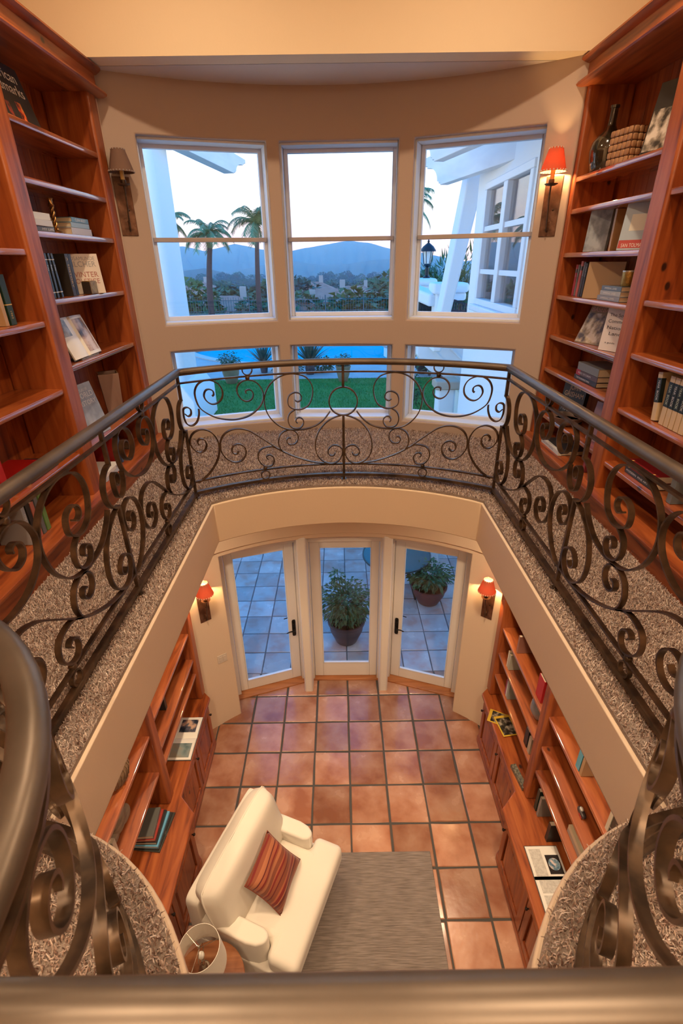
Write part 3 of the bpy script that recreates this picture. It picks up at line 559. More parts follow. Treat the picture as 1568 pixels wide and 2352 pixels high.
def book(label, sg, mode, pos, w, h, t, c, tilt=0, yaw=0, titles=(), cov=(), rough=.4, band=None, mat=None):
    """pos: bottom corner (stand/lie) or bottom centre of the front cover (face)"""
    ex, ey, ez = frame_of(sg, mode, tilt, yaw); m = Matrix((ex, ey, ez)).transposed().to_4x4(); o = Vector(pos)
    if mode == 'face': o = o-ey*(w/2)
    m.translation = o; r = bpy.data.objects.new('book', None); r.empty_display_size = .05; COL.objects.link(r); r.matrix_world = m; tag(r, label, 'book')
    cm = mat or col(c, rough); k = .0028
    obj('cover', MB().box(0, k, 0, w, 0, h).box(t-k, t, 0, w, 0, h).box(k, t-k, 0, k, 0, h), cm, r, local=True, bevel=.0012)
    obj('pages', MB().box(k, t-k, k, w-.004, .003, h-.003), PAGE, r, local=True)
    for (s_, z, size, colr, wid) in titles:     # on the spine, reading downwards
        lettering(r, s_, (t*.5-size*.33, -.0008, z*h), (0, 0, -1), (1, 0, 0), size, col(colr, .4), wid*h if wid else None, local=True)
    for (s_, yy, z, size, colr, wid) in cov:     # on the front cover
        lettering(r, s_, (-.0008, w*(1-yy), z*h), (0, -1, 0), (0, 0, 1), size, col(colr, .4), wid*w if wid else None, local=True)
    if band: 
        for (a, b, cc) in band: obj('spine_band', MB().box(-.0006, t+.0006, -.0007, w*.12, a*h, b*h), col(cc, .45), r, local=True)
    return r
def picture(r, a, b, z0, z1, w, h, mat, name='cover_picture'):   # flat printed picture on a front cover
    return obj(name, MB().box(-.0006, .0, w*a, w*b, h*z0, h*z1), mat, r, local=True)
def pic(name, c1, c2, sc=14, c3=None):
    def bd(t, b):
        co = t.nodes.new('ShaderNodeTexCoord'); n = t.nodes.new('ShaderNodeTexNoise'); n.inputs['Scale'].default_value = sc; n.inputs['Detail'].default_value = 4; t.links.new(co.outputs['Object'], n.inputs[0]); r = t.nodes.new('ShaderNodeValToRGB'); e = r.color_ramp.elements
        e[0].position = .38; e[0].color = (*c1, 1); e[1].position = .62; e[1].color = (*(c3 or c2), 1)
        if c3: k = e.new(.5); k.color = (*c2, 1)
        t.links.new(n.outputs[0], r.inputs[0]); t.links.new(r.outputs[0], b.inputs['Base Color'])
    return nmat(name, c1, .3, build=bd)
BK, NAVY, RED, GRY, WHT, TAN = (.016, .014, .013), (.02, .03, .05), (.30, .012, .010), (.30, .31, .33), (.70, .68, .63), (.42, .27, .14)
GOLD = (.60, .38, .10); SIL = (.62, .66, .70)
XL = 1.79
# left bookcase, far bay ------------------------------------------------
b = book('large dark book with pale gothic lettering and a red flame, top left shelf', -1, 'face', (-1.80, 3.49, 5.822), .46, .30, .03, BK, tilt=16, cov=(('American', .16, .72, .075, (.75, .68, .55), .72), ('Landmarks', .12, .50, .075, (.75, .68, .55), .80)))
picture(b, .30, .42, .02, .36, .46, .30, pic('flame_print', (.02, .01, .01), (.55, .05, .01), 30, (.7, .25, .05))); picture(b, .58, .66, .05, .30, .46, .30, pic('ember_print', (.02, .01, .01), (.35, .04, .02), 30))
z = 5.281
for i, (lb, c, t, h, yw) in enumerate((('grey-spined book at the bottom of the stack left of the brass candlestick', (.10, .10, .10), .030, .27, 0), ('pale book in the middle of the stack left of the brass candlestick', (.52, .52, .52), .034, .26, 3), ('pale book topping the stack left of the brass candlestick', (.60, .60, .58), .036, .24, -2))):
    book(lb, -1, 'lie', (-XL, 3.555-.01*i, z), .19, h, t, c, yaw=yw, titles=((('MY LIFE', .55, .018, WHT, .5),) if i == 0 else ())); z += t+.0008
def candlestick(x, y, z):
    t = thing('candlestick', 'twisted brass candlestick between two stacks of books', 'candlestick', (x, y, z)); br = nmat('aged_brass', (.48, .27, .09), .3, .9, var=(30, (.25, .13, .05)))
    obj('base', MB().lathe([(.034, 0), (.034, .006), (.022, .012), (.012, .018)], n=20), br, t, local=True, smooth=40)
    for k in range(2): obj('twisted_stem', MB().tube([(.0075*math.cos(a+k*math.pi), .0075*math.sin(a+k*math.pi), .016+.13*i/24) for i, a in enumerate([i*.55 for i in range(25)])], .0075, 8), br, t, local=True, smooth=60)
    obj('cup', MB().lathe([(.010, .144), (.020, .152), (.013, .162), (.014, .182), (.020, .188), (.017, .19), (.012, .175)], n=18), br, t, local=True, smooth=40)
candlestick(-1.80, 3.60, 5.281)
z = 5.281
for lb, c, t, h, ti in (('thick grey book at the bottom of the stack beside the candlestick', (.42, .42, .45), .044, .30, ()), ('silvery blue book in the middle of the stack beside the candlestick', (.22, .33, .40), .030, .27, ()), ('blue-spined book with white capitals on the stack beside the candlestick', (.05, .16, .24), .030, .25, (('CLEAN BODY', .80, .022, WHT, .62),))):
    book(lb, -1, 'lie', (-XL, 4.08 if t > .04 else 4.06, z), .20, h, t, c, titles=ti, rough=.3); z += t+.0008
for i, lb in enumerate(('leftmost of three slim black leather books on the second open shelf', 'middle one of three slim black leather books', 'right one of three slim black leather books, leaning')):
    book(lb, -1, 'stand', (-XL, 3.35+.042*i+(.012 if i == 2 else 0), 4.917), .18, .25, .024, (.02, .024, .028), tilt=0 if i < 2 else 4, rough=.25, band=((.12, .14, SIL), (.85, .87, SIL)), titles=(('Tales', .75, .016, SIL, None),))
book('dark book with tall gold spine lettering left of the white novel', -1, 'stand', (-XL, 3.60, 4.917), .17, .25, .045, (.03, .025, .022), titles=(('A  HISTORY', .92, .026, GOLD, .72),))
book('black book beside the white novel on the second open shelf', -1, 'stand', (-XL, 3.648, 4.917), .17, .25, .034, BK)
b = book('white novel facing out with grey capitals, gold block before it', -1, 'face', (-1.80, 3.86, 4.917), .24, .255, .035, (.70, .64, .58), tilt=7, yaw=42, cov=(('ROSAMUNDE', .10, .84, .034, GRY, .80), ('PILCHER', .10, .68, .05, GRY, .80), ('WINTER', .10, .42, .05, (.40, .16, .14), .80), ('SOLSTICE', .10, .26, .045, (.40, .16, .14), .80)))
gb = thing('gold_block', 'gilded block in front of the white novel', 'ornament', (-1.775, 3.83, 4.916)); obj('block', MB().box(-.03, .03, -.055, .055, 0, .085), nmat('gilded_block', (.42, .24, .06), .35, .7, var=(40, (.2, .1, .03)), bump=(60, .4)), gb, local=True, bevel=.006); obj('dark_face', MB().box(-.028, .028, -.0565, -.055, .004, .081), col((.03, .02, .015), .4), gb, local=True)
def open_book(label, pos, ex, ey, w, h, pics=(), bend=.018, stand=0, thick=.016, texts=True, paper=None):
    """open book: ex along the lines of text, ey up the page; built in a local frame"""
    ex, ey = Vector(ex).normalized(), Vector(ey).normalized(); ez = ex.cross(ey); m = Matrix((ex, ey, ez)).transposed().to_4x4(); m.translation = Vector(pos)
    r = bpy.data.objects.new('open_book', None); r.empty_display_size = .05; COL.objects.link(r); r.matrix_world = m; tag(r, label, 'book')
    prof = lambda x: thick*(1-.25*abs(x)/w)+bend*math.sin(min(1, abs(x)/w)*math.pi)**.8*.6-(.012 if abs(x) < .004 else 0)
    for sg in (-1, 1):
        mb = MB(); n = 10; xs = [sg*w*i/n for i in range(n+1)]; mb.prism([(x, prof(x)) for x in xs]+[(sg*w, .003), (0, .003)], lambda p: (p[0], -h/2, p[1]), lambda p: (p[0], h/2, p[1])); obj('page_block', mb, PAPER, r, local=True, smooth=30)
    obj('cover', MB().box(-w-.006, w+.006, -h/2-.005, h/2+.005, 0, .003), col((.05, .05, .05), .5), r, local=True)
    for (x0, x1, y0, y1, mt) in pics:
        n = 8; mb = MB(); vs = []; xs = [x0+(x1-x0)*i/n for i in range(n+1)]
        for x in xs: vs += [(x*w, y0*h, prof(x*w)+.0009), (x*w, y1*h, prof(x*w)+.0009)]
        mb.add(vs, [(2*i, 2*i+2, 2*i+3, 2*i+1) for i in range(n)]); obj('printed_picture', mb, mt, r, local=True)
    return r
TEXTP = pic('printed_columns', (.62, .60, .55), (.50, .48, .44), 60)
ob = open_book('white open picture book propped on a stand, left middle shelf', (-1.84, 3.60, 4.655), (0, 1, 0), (-.36, 0, .93), .20, .27, ((.12, .86, -.42, .42, pic('portrait_print', (.05, .03, .03), (.30, .16, .10), 12, (.6, .45, .36))), (-.9, -.4, .05, .45, pic('portrait_grey', (.1, .1, .11), (.4, .4, .4), 16))))
st = thing('book_stand', 'small stand under the propped open picture book', 'stand', (-1.80, 3.60, 4.521)); obj('ledge', MB().box(-.05, .03, -.13, .13, 0, .012), col((.2, .18, .16), .3), st, local=True); obj('back_rest', MB().bar((-.01, 0, .01), (-.11, 0, .25), .16, .008), col((.2, .18, .16), .3), st, local=True)
b = book('grey clothbound book about history, leaning face out above the railing', -1, 'face', (-1.785, 3.52, 3.987), .25, .37, .035, (.30, .33, .38), tilt=14, yaw=8, mat=pic('worn_grey_cover', (.25, .28, .33), (.42, .45, .50), 9), cov=(('ATLAS OF', .30, .86, .028, WHT, .45), ('WORLD', .08, .74, .052, WHT, .84), ('HISTORY', .08, .60, .048, WHT, .84)))
v = thing('wooden_vase', 'square greyish wooden vase on the lower left shelf', 'vase', (-1.85, 3.96, 3.986)); vm = nmat('weathered_vase_wood', (.33, .21, .17), .6, var=(8, (.22, .13, .10), (1, 1, .2)))
mb = MB(); mb.add([(sx*q, sy*q, zz) for q, zz in ((.055, 0), (.075, .36), (.065, .36), (.05, .02)) for sx, sy in ((-1, -1), (1, -1), (1, 1), (-1, 1))], [(a*4+i, a*4+(i+1) % 4, a*4+4+(i+1) % 4, a*4+4+i) for a in range(3) for i in range(4)]+[(3, 2, 1, 0), (12, 13, 14, 15)]); obj('body', mb, vm, v, local=True, bevel=.003); v.rotation_euler = (0, 0, R(28))
obj('gilt_rim', MB().add([(sx*q, sy*q, .3605) for q in (.075, .066) for sx, sy in ((-1, -1), (1, -1), (1, 1), (-1, 1))], [(i, (i+1) % 4, 4+(i+1) % 4, 4+i) for i in range(4)]), nmat('gilt_rim', (.5, .3, .1), .3, .8), v, local=True)
for i, (lb, c, t) in enumerate((('red book standing on the base shelf behind the left railing', RED, .04), ('black book standing on the base shelf behind the left railing', BK, .03), ('blue book standing on the base shelf behind the left railing', (.05, .10, .20), .03))):
    book(lb, -1, 'stand', (-1.77, 3.62+.045*i, 3.687), .20, .25, t, c)
for i, (lb, c) in enumerate((('white paperback lying flat on the base shelf behind the left railing', WHT), ('pale magazine lying under a white paperback behind the left railing', (.45, .5, .55)))):
    book(lb, -1, 'lie', (-1.73, 3.58, 3.717-.03*i), .20, .27, .029, c, titles=(('NEW', .3, .02, NAVY, None),) if i == 0 else ())
# left bookcase, next bay
book('dark green ledger with gold bands in the near left bay', -1, 'stand', (-1.80, 2.86, 4.812), .20, .25, .05, (.012, .035, .022), band=((.40, .42, GOLD),), titles=(('1962', .30, .022, GOLD, None),))
book('tan book beside the dark green ledger', -1, 'stand', (-1.80, 2.81, 4.812), .20, .22, .03, TAN)
book('dark grey book with white spine lettering lying under the red book', -1, 'lie', (-1.78, 2.88, 3.997), .20, .30, .040, (.04, .035, .04), titles=(('KILLER', .50, .022, WHT, .2), ('BESTSELLER', .25, .012, WHT, .2)))
book('bright red book lying on a dark grey book in the near left bay', -1, 'lie', (-1.80, 2.78, 4.038), .21, .29, .030, (.42, .010, .008))
book('bright red hardback at the edge of the near left bay', -1, 'stand', (-1.79, 2.36, 3.997), .2, .22, .05, (.40, .01, .01))
for i, (lb, c, t) in enumerate((('grey paperback on the base shelf of the near left bay', GRY, .03), ('black book leaning on the base shelf of the near left bay', BK, .035), ('salmon pink book on the base shelf of the near left bay', (.42, .13, .09), .03), ('slate book on the base shelf of the near left bay', (.12, .13, .14), .03), ('green book on the base shelf of the near left bay', (.12, .24, .07), .035))):
    book(lb, -1, 'stand', (-1.78, 2.42+.043*i, 3.687), .18, .24-.01*(i % 3), t, c, tilt=0, titles=(('THE NIGHT', .8, .015, WHT, .5),) if i == 0 else ())
# right bookcase, far bay ------------------------------------------------
def bottle(x, y, z):
    t = thing('glass_bottle', 'big dark green glass demijohn with a long neck on the top right shelf', 'bottle', (x, y, z)); g = nmat('dark_bottle_glass', (.020, .018, .011), .05, coat=1, spec=.8)
    obj('body', MB().lathe([(.0, .0), (.078, .0), (.092, .012), (.108, .07), (.116, .13), (.108, .18), (.080, .215), (.045, .245), (.028, .275)], n=40), g, t, local=True, smooth=60); obj('neck', MB().lathe([(.030, .270), (.026, .29), (.024, .37)], n=28), g, t, local=True, smooth=60)
    obj('lip', MB().lathe([(.024, .366), (.030, .368), (.030, .384), (.022, .386), (.018, .38)], n=28), g, t, local=True, smooth=40)
bottle(1.87, 4.205, 5.636)
t = thing('woven_box', 'square woven rattan box beside the glass bottle', 'box', (1.855, 3.86, 5.636), R(14)); wm = nmat('woven_rattan', (.42, .23, .11), .55, var=(18, (.30, .14, .06)))
obj('core', MB().box(-.075, .075, -.095, .095, 0, .19), col((.10, .04, .02), .7), t, local=True)
for i in range(5):
    for j in range(5): obj('weave_square', MB().sup((-.077, -.095+.038*(i+.5), .038*(j+.5)), .008, .0175, .0175, .5, .5, 8, 12), wm, t, local=True, smooth=60)
for i in range(4):
    for j in range(5): obj('weave_square', MB().sup((-.075+.0375*(i+.5), -.097, .038*(j+.5)), .0175, .008, .0175, .5, .5, 8, 12), wm, t, local=True, smooth=60)
b = book('glossy black and white picture book leaning at the end of the top right shelf', 1, 'face', (1.80, 3.40, 5.637), .26, .34, .03, BK, tilt=10, yaw=20); picture(b, .03, .97, .03, .62, .26, .34, pic('fur_print', (.03, .028, .025), (.32, .27, .22), 16, (.62, .55, .48)))
b = book('slim grey book with a cloudy cover standing face out on the third right shelf', 1, 'face', (1.80, 3.97, 5.142), .17, .255, .03, GRY, tilt=4, yaw=30, mat=pic('cloud_print', (.16, .18, .20), (.34, .38, .42), 12))
book('tan book standing just behind the slim grey book', 1, 'stand', (1.84, 3.84, 5.142), .18, .25, .026, TAN)
b = book('pale blue book with a red foot and label, third right shelf near the divider', 1, 'face', (1.80, 3.46, 5.142), .20, .28, .03, (.38, .46, .54), tilt=6, yaw=30, cov=(('SAN TOLMAN', .12, .06, .03, WHT, .76),)); picture(b, .02, .98, .04, .20, .20, .28, col((.45, .08, .07), .4)); picture(b, .25, .75, .38, .70, .20, .28, col((.60, .58, .50), .5), 'cover_label')
y = 4.20
for lb, c, t, h, tl in (('red book with dark band, first of the upright row by the wall', (.36, .03, .05), .032, .215, 0), ('thin slate book between two red books', (.14, .17, .19), .018, .215, 0), ('pinkish red book standing in the upright row', (.42, .09, .08), .034, .24, 3), ('charcoal book leaning in the upright row', (.05, .05, .055), .034, .235, 4), ('black book at the end of the upright row', BK, .034, .225, 2)):
    book(lb, 1, 'stand', (1.80, y, 4.842), .18, h, t, c, tilt=tl, titles=(('HOUSE', .9, .014, SIL, .3),), band=((.74, .86, BK),) if c[0] > .3 else None); y -= t+.008
book('large tan cloth book with a red edge standing behind the gold cup', 1, 'face', (1.82, 3.78, 4.842), .26, .235, .03, (.36, .24, .14), tilt=4, yaw=36, band=None)
z = 4.842
for lb, c, h in (('grey book at the bottom of the stack under the gold cup', (.20, .21, .24), .30), ('silver and red book in the middle of the stack under the gold cup', (.32, .33, .34), .27), ('dark blue book topping the stack under the gold cup', (.10, .13, .17), .26)):
    book(lb, 1, 'lie', (1.785, 3.44, z), .19, h, .030, c, titles=(('IMPERIAL LIVES', .84, .016, WHT, .62),), rough=.3); z += .0308
t = thing('gold_cup', 'small hammered gold cup on a stack of three books', 'cup', (1.85, 3.50, z)); obj('wall', MB().lathe([(0, 0), (.040, 0), (.043, .004), (.044, .085), (.040, .085), (.039, .01), (0, .008)], n=28), nmat('hammered_gold', (.50, .33, .10), .32, .8, bump=(70, .5)), t, local=True, smooth=40); obj('silver_rim', MB().lathe([(.039, .084), (.045, .084), (.045, .092), (.039, .092), (.039, .084)], n=28), nmat('pale_rim', (.6, .6, .58), .3, .5), t, local=True, smooth=40)
b = book('sepia sports book leaning face out below the gold cup', 1, 'face', (1.80, 3.80, 4.537), .24, .27, .034, (.25, .18, .09), tilt=24, yaw=18, cov=(('BASEBALL', .06, .86, .05, (.55, .30, .26), .88),)); picture(b, .02, .98, .03, .82, .24, .27, pic('sepia_players', (.07, .045, .02), (.34, .24, .11), 13, (.62, .52, .34)))
b = book('white book with black title lines next to the sepia sports book', 1, 'face', (1.80, 3.44, 4.537), .20, .265, .03, (.66, .60, .58), tilt=5, yaw=22, cov=(('The South', .12, .82, .028, BK, .76), ('Common', .12, .67, .03, BK, .70), ('Nation', .12, .52, .03, BK, .66), ('Land', .25, .38, .03, BK, .5), ('a guide', .2, .18, .016, BK, .4)))
z = 4.272
for lb, c, t, h, ti in (('black book at the bottom of the stack on the lower right shelf', BK, .034, .36, 'THE RUNNING MAN'), ('black and red book in the middle of the stack on the lower right shelf', (.10, .06, .06), .038, .34, 'RED STORM'), ('thick pewter-spined book topping the stack on the lower right shelf', (.22, .22, .19), .055, .33, '')):
    book(lb, 1, 'lie', (1.80, 3.52, z), .21, h, t, c, titles=((ti, .9, .018, WHT, .6),) if ti else (), band=((.80, .999, (.40, .02, .03)),) if 'red' in lb else None); z += t+.0008
b = book('black novel with copper capitals standing above the bowl', 1, 'face', (1.86, 3.98, 3.902), .24, .30, .04, (.018, .022, .026), tilt=5, yaw=20, cov=(('JOHN', .28, .82, .056, (.62, .42, .24), .46), ('GRISHAM', .08, .64, .056, (.62, .42, .24), .84), ('GRAY', .24, .42, .045, (.45, .48, .50), .5), ('MOUNTAIN', .08, .24, .045, (.45, .48, .50), .84)))
t = thing('pottery_bowl', 'shallow clay bowl with dark inside in front of the black novel', 'bowl', (1.80, 3.86, 3.901)); obj('shell', MB().lathe([(0, 0), (.05, 0), (.07, .008), (.115, .045), (.128, .075), (.120, .077), (.105, .05), (.06, .018), (0, .014)], n=36), nmat('clay_bowl', (.26, .13, .09), .4, var=(10, (.10, .08, .07))), t, local=True, smooth=50)
obj('filling', MB().lathe([(0, .045), (.10, .045)], n=30), nmat('dark_pebbles', (.03, .025, .02), .5, bump=(90, 1)), t, local=True)
book('dark paperback with white spine lettering lying flat on the right base shelf', 1, 'lie', (1.72, 3.72, 3.687), .22, .36, .034, (.05, .05, .055), titles=(('DICK WHITTINGTON', .9, .022, BK, .6),), band=((.0, .999, (.62, .60, .55)),))
b = book('mauve book leaning face out low beside the divider, behind the railing', 1, 'face', (1.82, 3.42, 3.902), .2, .28, .03, (.26, .14, .15), tilt=8, yaw=10)
book('wine red book on the right base shelf near the divider', 1, 'stand', (1.77, 3.40, 3.687), .18, .19, .035, (.25, .04, .05))
# right bookcase, next bay: yearbooks
for i, lb in enumerate(('leftmost yearbook, leaning away from the row', 'second yearbook of the cream and black row', 'third yearbook of the cream and black row', 'fourth yearbook of the cream and black row', 'fifth yearbook of the cream and black row', 'rightmost yearbook in view of the cream and black row')):
    y = 2.80-.045*i-(.03 if i else 0); book(lb+', near right bay', 1, 'stand', (1.79, y, 4.252), .20, .27, .040, (.56, .42, .26), tilt=-9 if i == 0 else 0, band=((.38, .88, (.012, .018, .016)),), titles=(('YEAR  BOOK', .84, .024, (.55, .62, .45) if i % 2 else WHT, .42),))
z = 3.887
for lb, c, t in (('black book with silver spine lettering under the wine red book, near right bay', (.03, .03, .035), .04), ('wine red book with gilt bands lying on a black book, near right bay', (.20, .012, .015), .045)):
    book(lb, 1, 'lie', (1.78, 2.60, z), .20, .30, t, c, titles=(('MODERN  FINE ART', .95, .018, SIL, .8),) if c[0] < .1 else (), band=((.1, .14, GOLD), (.86, .9, GOLD)) if c[0] > .1 else None); z += t+.001
book('grey book with a pink spot on the near right shelf end', 1, 'stand', (1.78, 2.46, 3.887), .2, .16, .04, (.13, .14, .15), band=((.86, .97, (.5, .05, .12)),))
# =================================================================== LOWER SHELVES
open_book('open photo book lying on the left worktop downstairs', (-1.66, 3.46, .762), (0, -1, 0), (1, 0, 0), .25, .25, ((-.86, -.22, -.30, .38, pic('crowd_print', (.02, .03, .05), (.10, .10, .13), 14, (.55, .36, .26))), (.30, .92, -.40, .40, pic('sea_print', (.10, .16, .17), (.22, .28, .28), 6, (.30, .26, .20)))))
z = .761
for i, (lb, c, t, w) in enumerate((('black magazine at the bottom of the stack on the left worktop', (.03, .035, .03), .014, .30), ('black magazine second from the bottom on the left worktop', BK, .014, .28), ('sky blue book in the stack on the left worktop', (.12, .36, .55), .024, .27), ('black book with white letters in the stack on the left worktop', BK, .03, .25), ('red-edged book in the stack on the left worktop', (.30, .03, .02), .02, .235), ('grey book topping the stack on the left worktop', (.10, .10, .09), .035, .22))):
    book(lb, -1, 'lie', (-1.53-.02*i, 2.69-.006*i, z), w*.8, w*1.1, t, c, yaw=-6+2*i, titles=(('ART', .6, .014, WHT, None),)); z += t+.0006
bt = [('dark green paperback on the left lower shelf', (.02, .05, .02), 2.02, 1.213, .20), ('cream book on the left lower shelf', (.55, .48, .38), 2.08, 1.213, .19), ('magenta book on the shelf behind the open photo book', (.40, .03, .12), 3.16, 1.153, .16), ('black book on the shelf behind the open photo book', BK, 3.22, 1.153, .17), ('charcoal box file high on the left lower shelves', (.03, .035, .035), 3.30, 1.353, .22), ('small black book on the upper left lower shelf', BK, 3.62, 1.703, .20)]
for lb, c, y, zz, h in bt: book(lb, -1, 'stand', (-1.70, y, zz), .19, h, .04, c)
bs = thing('woven_basket', 'ribbed brown wicker basket on the left shelves downstairs', 'basket', (-1.76, 2.38, 1.661)); wk = nmat('wicker', (.16, .09, .045), .6, var=(30, (.28, .18, .10), (1, 1, 6)))
obj('body', MB().lathe([(.0, 0), (.09, 0), (.12, .06), (.135, .14), (.11, .22), (.07, .25)], n=32), wk, bs, local=True, smooth=50)
for i in range(26):
    a = 2*math.pi*i/26; obj('rib', MB().tube([(r_*math.cos(a), r_*math.sin(a), zz) for r_, zz in ((.092, .005), (.122, .06), (.138, .14), (.113, .22), (.075, .25))], .006, 6), wk, bs, local=True, smooth=60)
bs2 = thing('driftwood', 'weathered driftwood carving on the middle left shelf downstairs', 'ornament', (-1.78, 2.30, 1.211)); obj('carving', MB().sup((0, 0, .12), .06, .10, .12, .8, .8).sup((.01, .07, .06), .05, .08, .06, .8, .8).sup((0, -.09, .05), .04, .06, .05, .8, .8), nmat('driftwood_grey', (.17, .12, .08), .7, bump=(25, .8), var=(12, (.30, .22, .15), (1, 1, 4))), bs2, local=True, smooth=60)
# right lower
for lb, c, y, zz, h, t in (('clear perspex frame standing high on the right lower shelves', (.30, .14, .10), 3.62, 1.722, .20, .03), ('bright red box book high on the right lower shelves', (.42, .015, .02), 3.10, 1.722, .24, .11), ('cream paperback on the second right lower shelf', (.62, .56, .46), 3.78, 1.387, .20, .03), ('floral book beside the cream paperback on the second right lower shelf', (.40, .38, .30), 3.74, 1.387, .19, .03), ('magenta spined magazine on the third right lower shelf', (.35, .04, .12), 3.70, 1.082, .20, .02), ('white magazine on the third right lower shelf', (.55, .55, .52), 3.675, 1.082, .20, .03), ('grey-green magazine on the third right lower shelf', (.28, .30, .26), 3.64, 1.082, .20, .03), ('black book on the third right lower shelf by the divider', BK, 3.12, 1.082, .20, .07), ('tan book on the third right lower shelf by the divider', (.40, .33, .24), 3.03, 1.082, .19, .05), ('turquoise book standing on the upper shelf nearest the balcony edge, right', (.10, .38, .52), 2.34, 1.822, .25, .05), ('brown book behind the turquoise book', TAN, 2.28, 1.822, .22, .03), ('black box file on the upper right shelf downstairs', (.05, .04, .03), 1.86, 1.822, .26, .10), ('cream book beside the black box file', (.62, .55, .42), 1.90, 1.822, .22, .03), ('dark green book under the right shelves on the worktop', (.02, .04, .03), 2.70, .762, .26, .04), ('grey book under the right shelves on the worktop', (.25, .24, .22), 2.64, .762, .24, .03), ('black book under the right shelves on the worktop', BK, 2.44, .762, .22, .04)):
    book(lb, 1, 'stand', (1.645, y, zz), .22, h, t, c)
z = 1.162
for lb, c, t in (('grey album at the bottom of the stack on the right shelves downstairs', (.42, .36, .30), .04), ('cream album in the middle of the stack on the right shelves downstairs', (.70, .58, .38), .04), ('teal album topping the stack on the right shelves downstairs', (.05, .12, .13), .03)):
    book(lb, 1, 'lie', (1.68+.03*(t < .035), 1.90, z), .16 if t < .035 else .19, .36, t, c); z += t+.0008
t = thing('glass_vase', 'smoky grey glass vase on the second right shelf downstairs', 'vase', (1.75, 3.13, 1.386)); gv = nmat('smoky_glass', (.18, .18, .19), .12, coat=.6); T = Matrix.Rotation(R(0), 3, 'X')
obj('bowl', MB().lathe([(0, 0), (.05, 0), (.06, .01), (.10, .10), (.09, .19), (.06, .24), (.055, .25), (.05, .24), (.08, .18)], n=30), gv, t, local=True, smooth=50)
t = thing('toy_car', 'tiny black and red ornament on the middle right shelf downstairs', 'ornament', (1.70, 2.20, 1.466)); obj('body', MB().sup((0, 0, .02), .02, .045, .02, .6, .6), col((.05, .04, .04), .3), t, local=True, smooth=50); obj('stripe', MB().box(-.021, -.019, -.04, .0, .012, .02), col((.5, .03, .03), .4), t, local=True); obj('dome', MB().sup((0, .01, .045), .012, .018, .012, .8, .8, 8, 12), col((.7, .68, .62), .3), t, local=True, smooth=60)
open_book('open science book with a picture of the Earth on the right worktop', (1.58, 2.13, .762), (0, -1, 0), (1, 0, 0), .235, .26, ((-.70, -.10, .02, .44, col((.025, .02, .02), .3)), (-.9, -.06, -.42, -.06, TEXTP), (.08, .46, -.40, .40, TEXTP), (.52, .90, -.40, .40, TEXTP)), thick=.008, bend=.008)
ob = bpy.data.objects['open_book.002']; pl = MB(); pl.lathe([(0, 0), (.046, 0), (.046, .0004), (0, .0004)], (-.094, .06, .0142), 32)
obj('globe_picture', pl, pic('earth_print', (.05, .10, .18), (.16, .26, .32), 28, (.62, .52, .50)), ob, local=True)
# two yellow-bordered magazines
for i, (lb, a, p_) in enumerate((('yellow-bordered magazine lying below another on the right worktop', 62, (1.63, 3.64, .761)), ('yellow-bordered magazine lying on top, with a dark animal photo, right worktop', 8, (1.66, 3.55, .768)))):
    t = thing('magazine', lb, 'magazine', p_, R(a)); obj('cover', MB().box(-.085, .085, -.125, .125, 0, .006), col((.62, .40, .04), .35), t, local=True, bevel=.001); obj('cover_photo', MB().box(-.072, .072, -.112, .095, .006, .0066), pic('animal_print', (.012, .012, .01), (.06, .05, .035), 18, (.35, .30, .22)), t, local=True)
t = thing('desk_sign', 'dark bronze nameplate leaning on the right worktop', 'ornament', (1.60, 2.97, .761), R(8)); obj('plate', MB().bar((0, -.12, .02), (0, .12, .02), .05, .04), nmat('dark_relief', (.03, .03, .025), .4, bump=(70, 1), var=(60, (.22, .20, .14))), t, local=True)

# =================================================================== WALL LIGHTS
RUST = nmat('rusted_iron_plate', (.10, .045, .025), .5, .5, var=(16, (.22, .11, .065)), bump=(30, .4))
def shade_mat(name, c, tr):
    m = bpy.data.materials.new(name); m.use_nodes = True; t = m.node_tree; t.nodes.clear(); o = t.nodes.new('ShaderNodeOutputMaterial'); mx = t.nodes.new('ShaderNodeMixShader'); d = t.nodes.new('ShaderNodeBsdfDiffuse'); l = t.nodes.new('ShaderNodeBsdfTranslucent')
    d.inputs[0].default_value = (*c, 1); l.inputs[0].default_value = (*tr, 1); mx.inputs[0].default_value = .35; t.links.new(d.outputs[0], mx.inputs[1]); t.links.new(l.outputs[0], mx.inputs[2]); t.links.new(mx.outputs[0], o.inputs[0]); return m
SHADE = shade_mat('lit_red_hide_shade', (.42, .17, .10), (.50, .11, .025)); SHADE_OFF = shade_mat('unlit_hide_shade', (.30, .19, .15), (.20, .10, .06))  # lit and unlit copies of one hide, lamp glow put into the colour
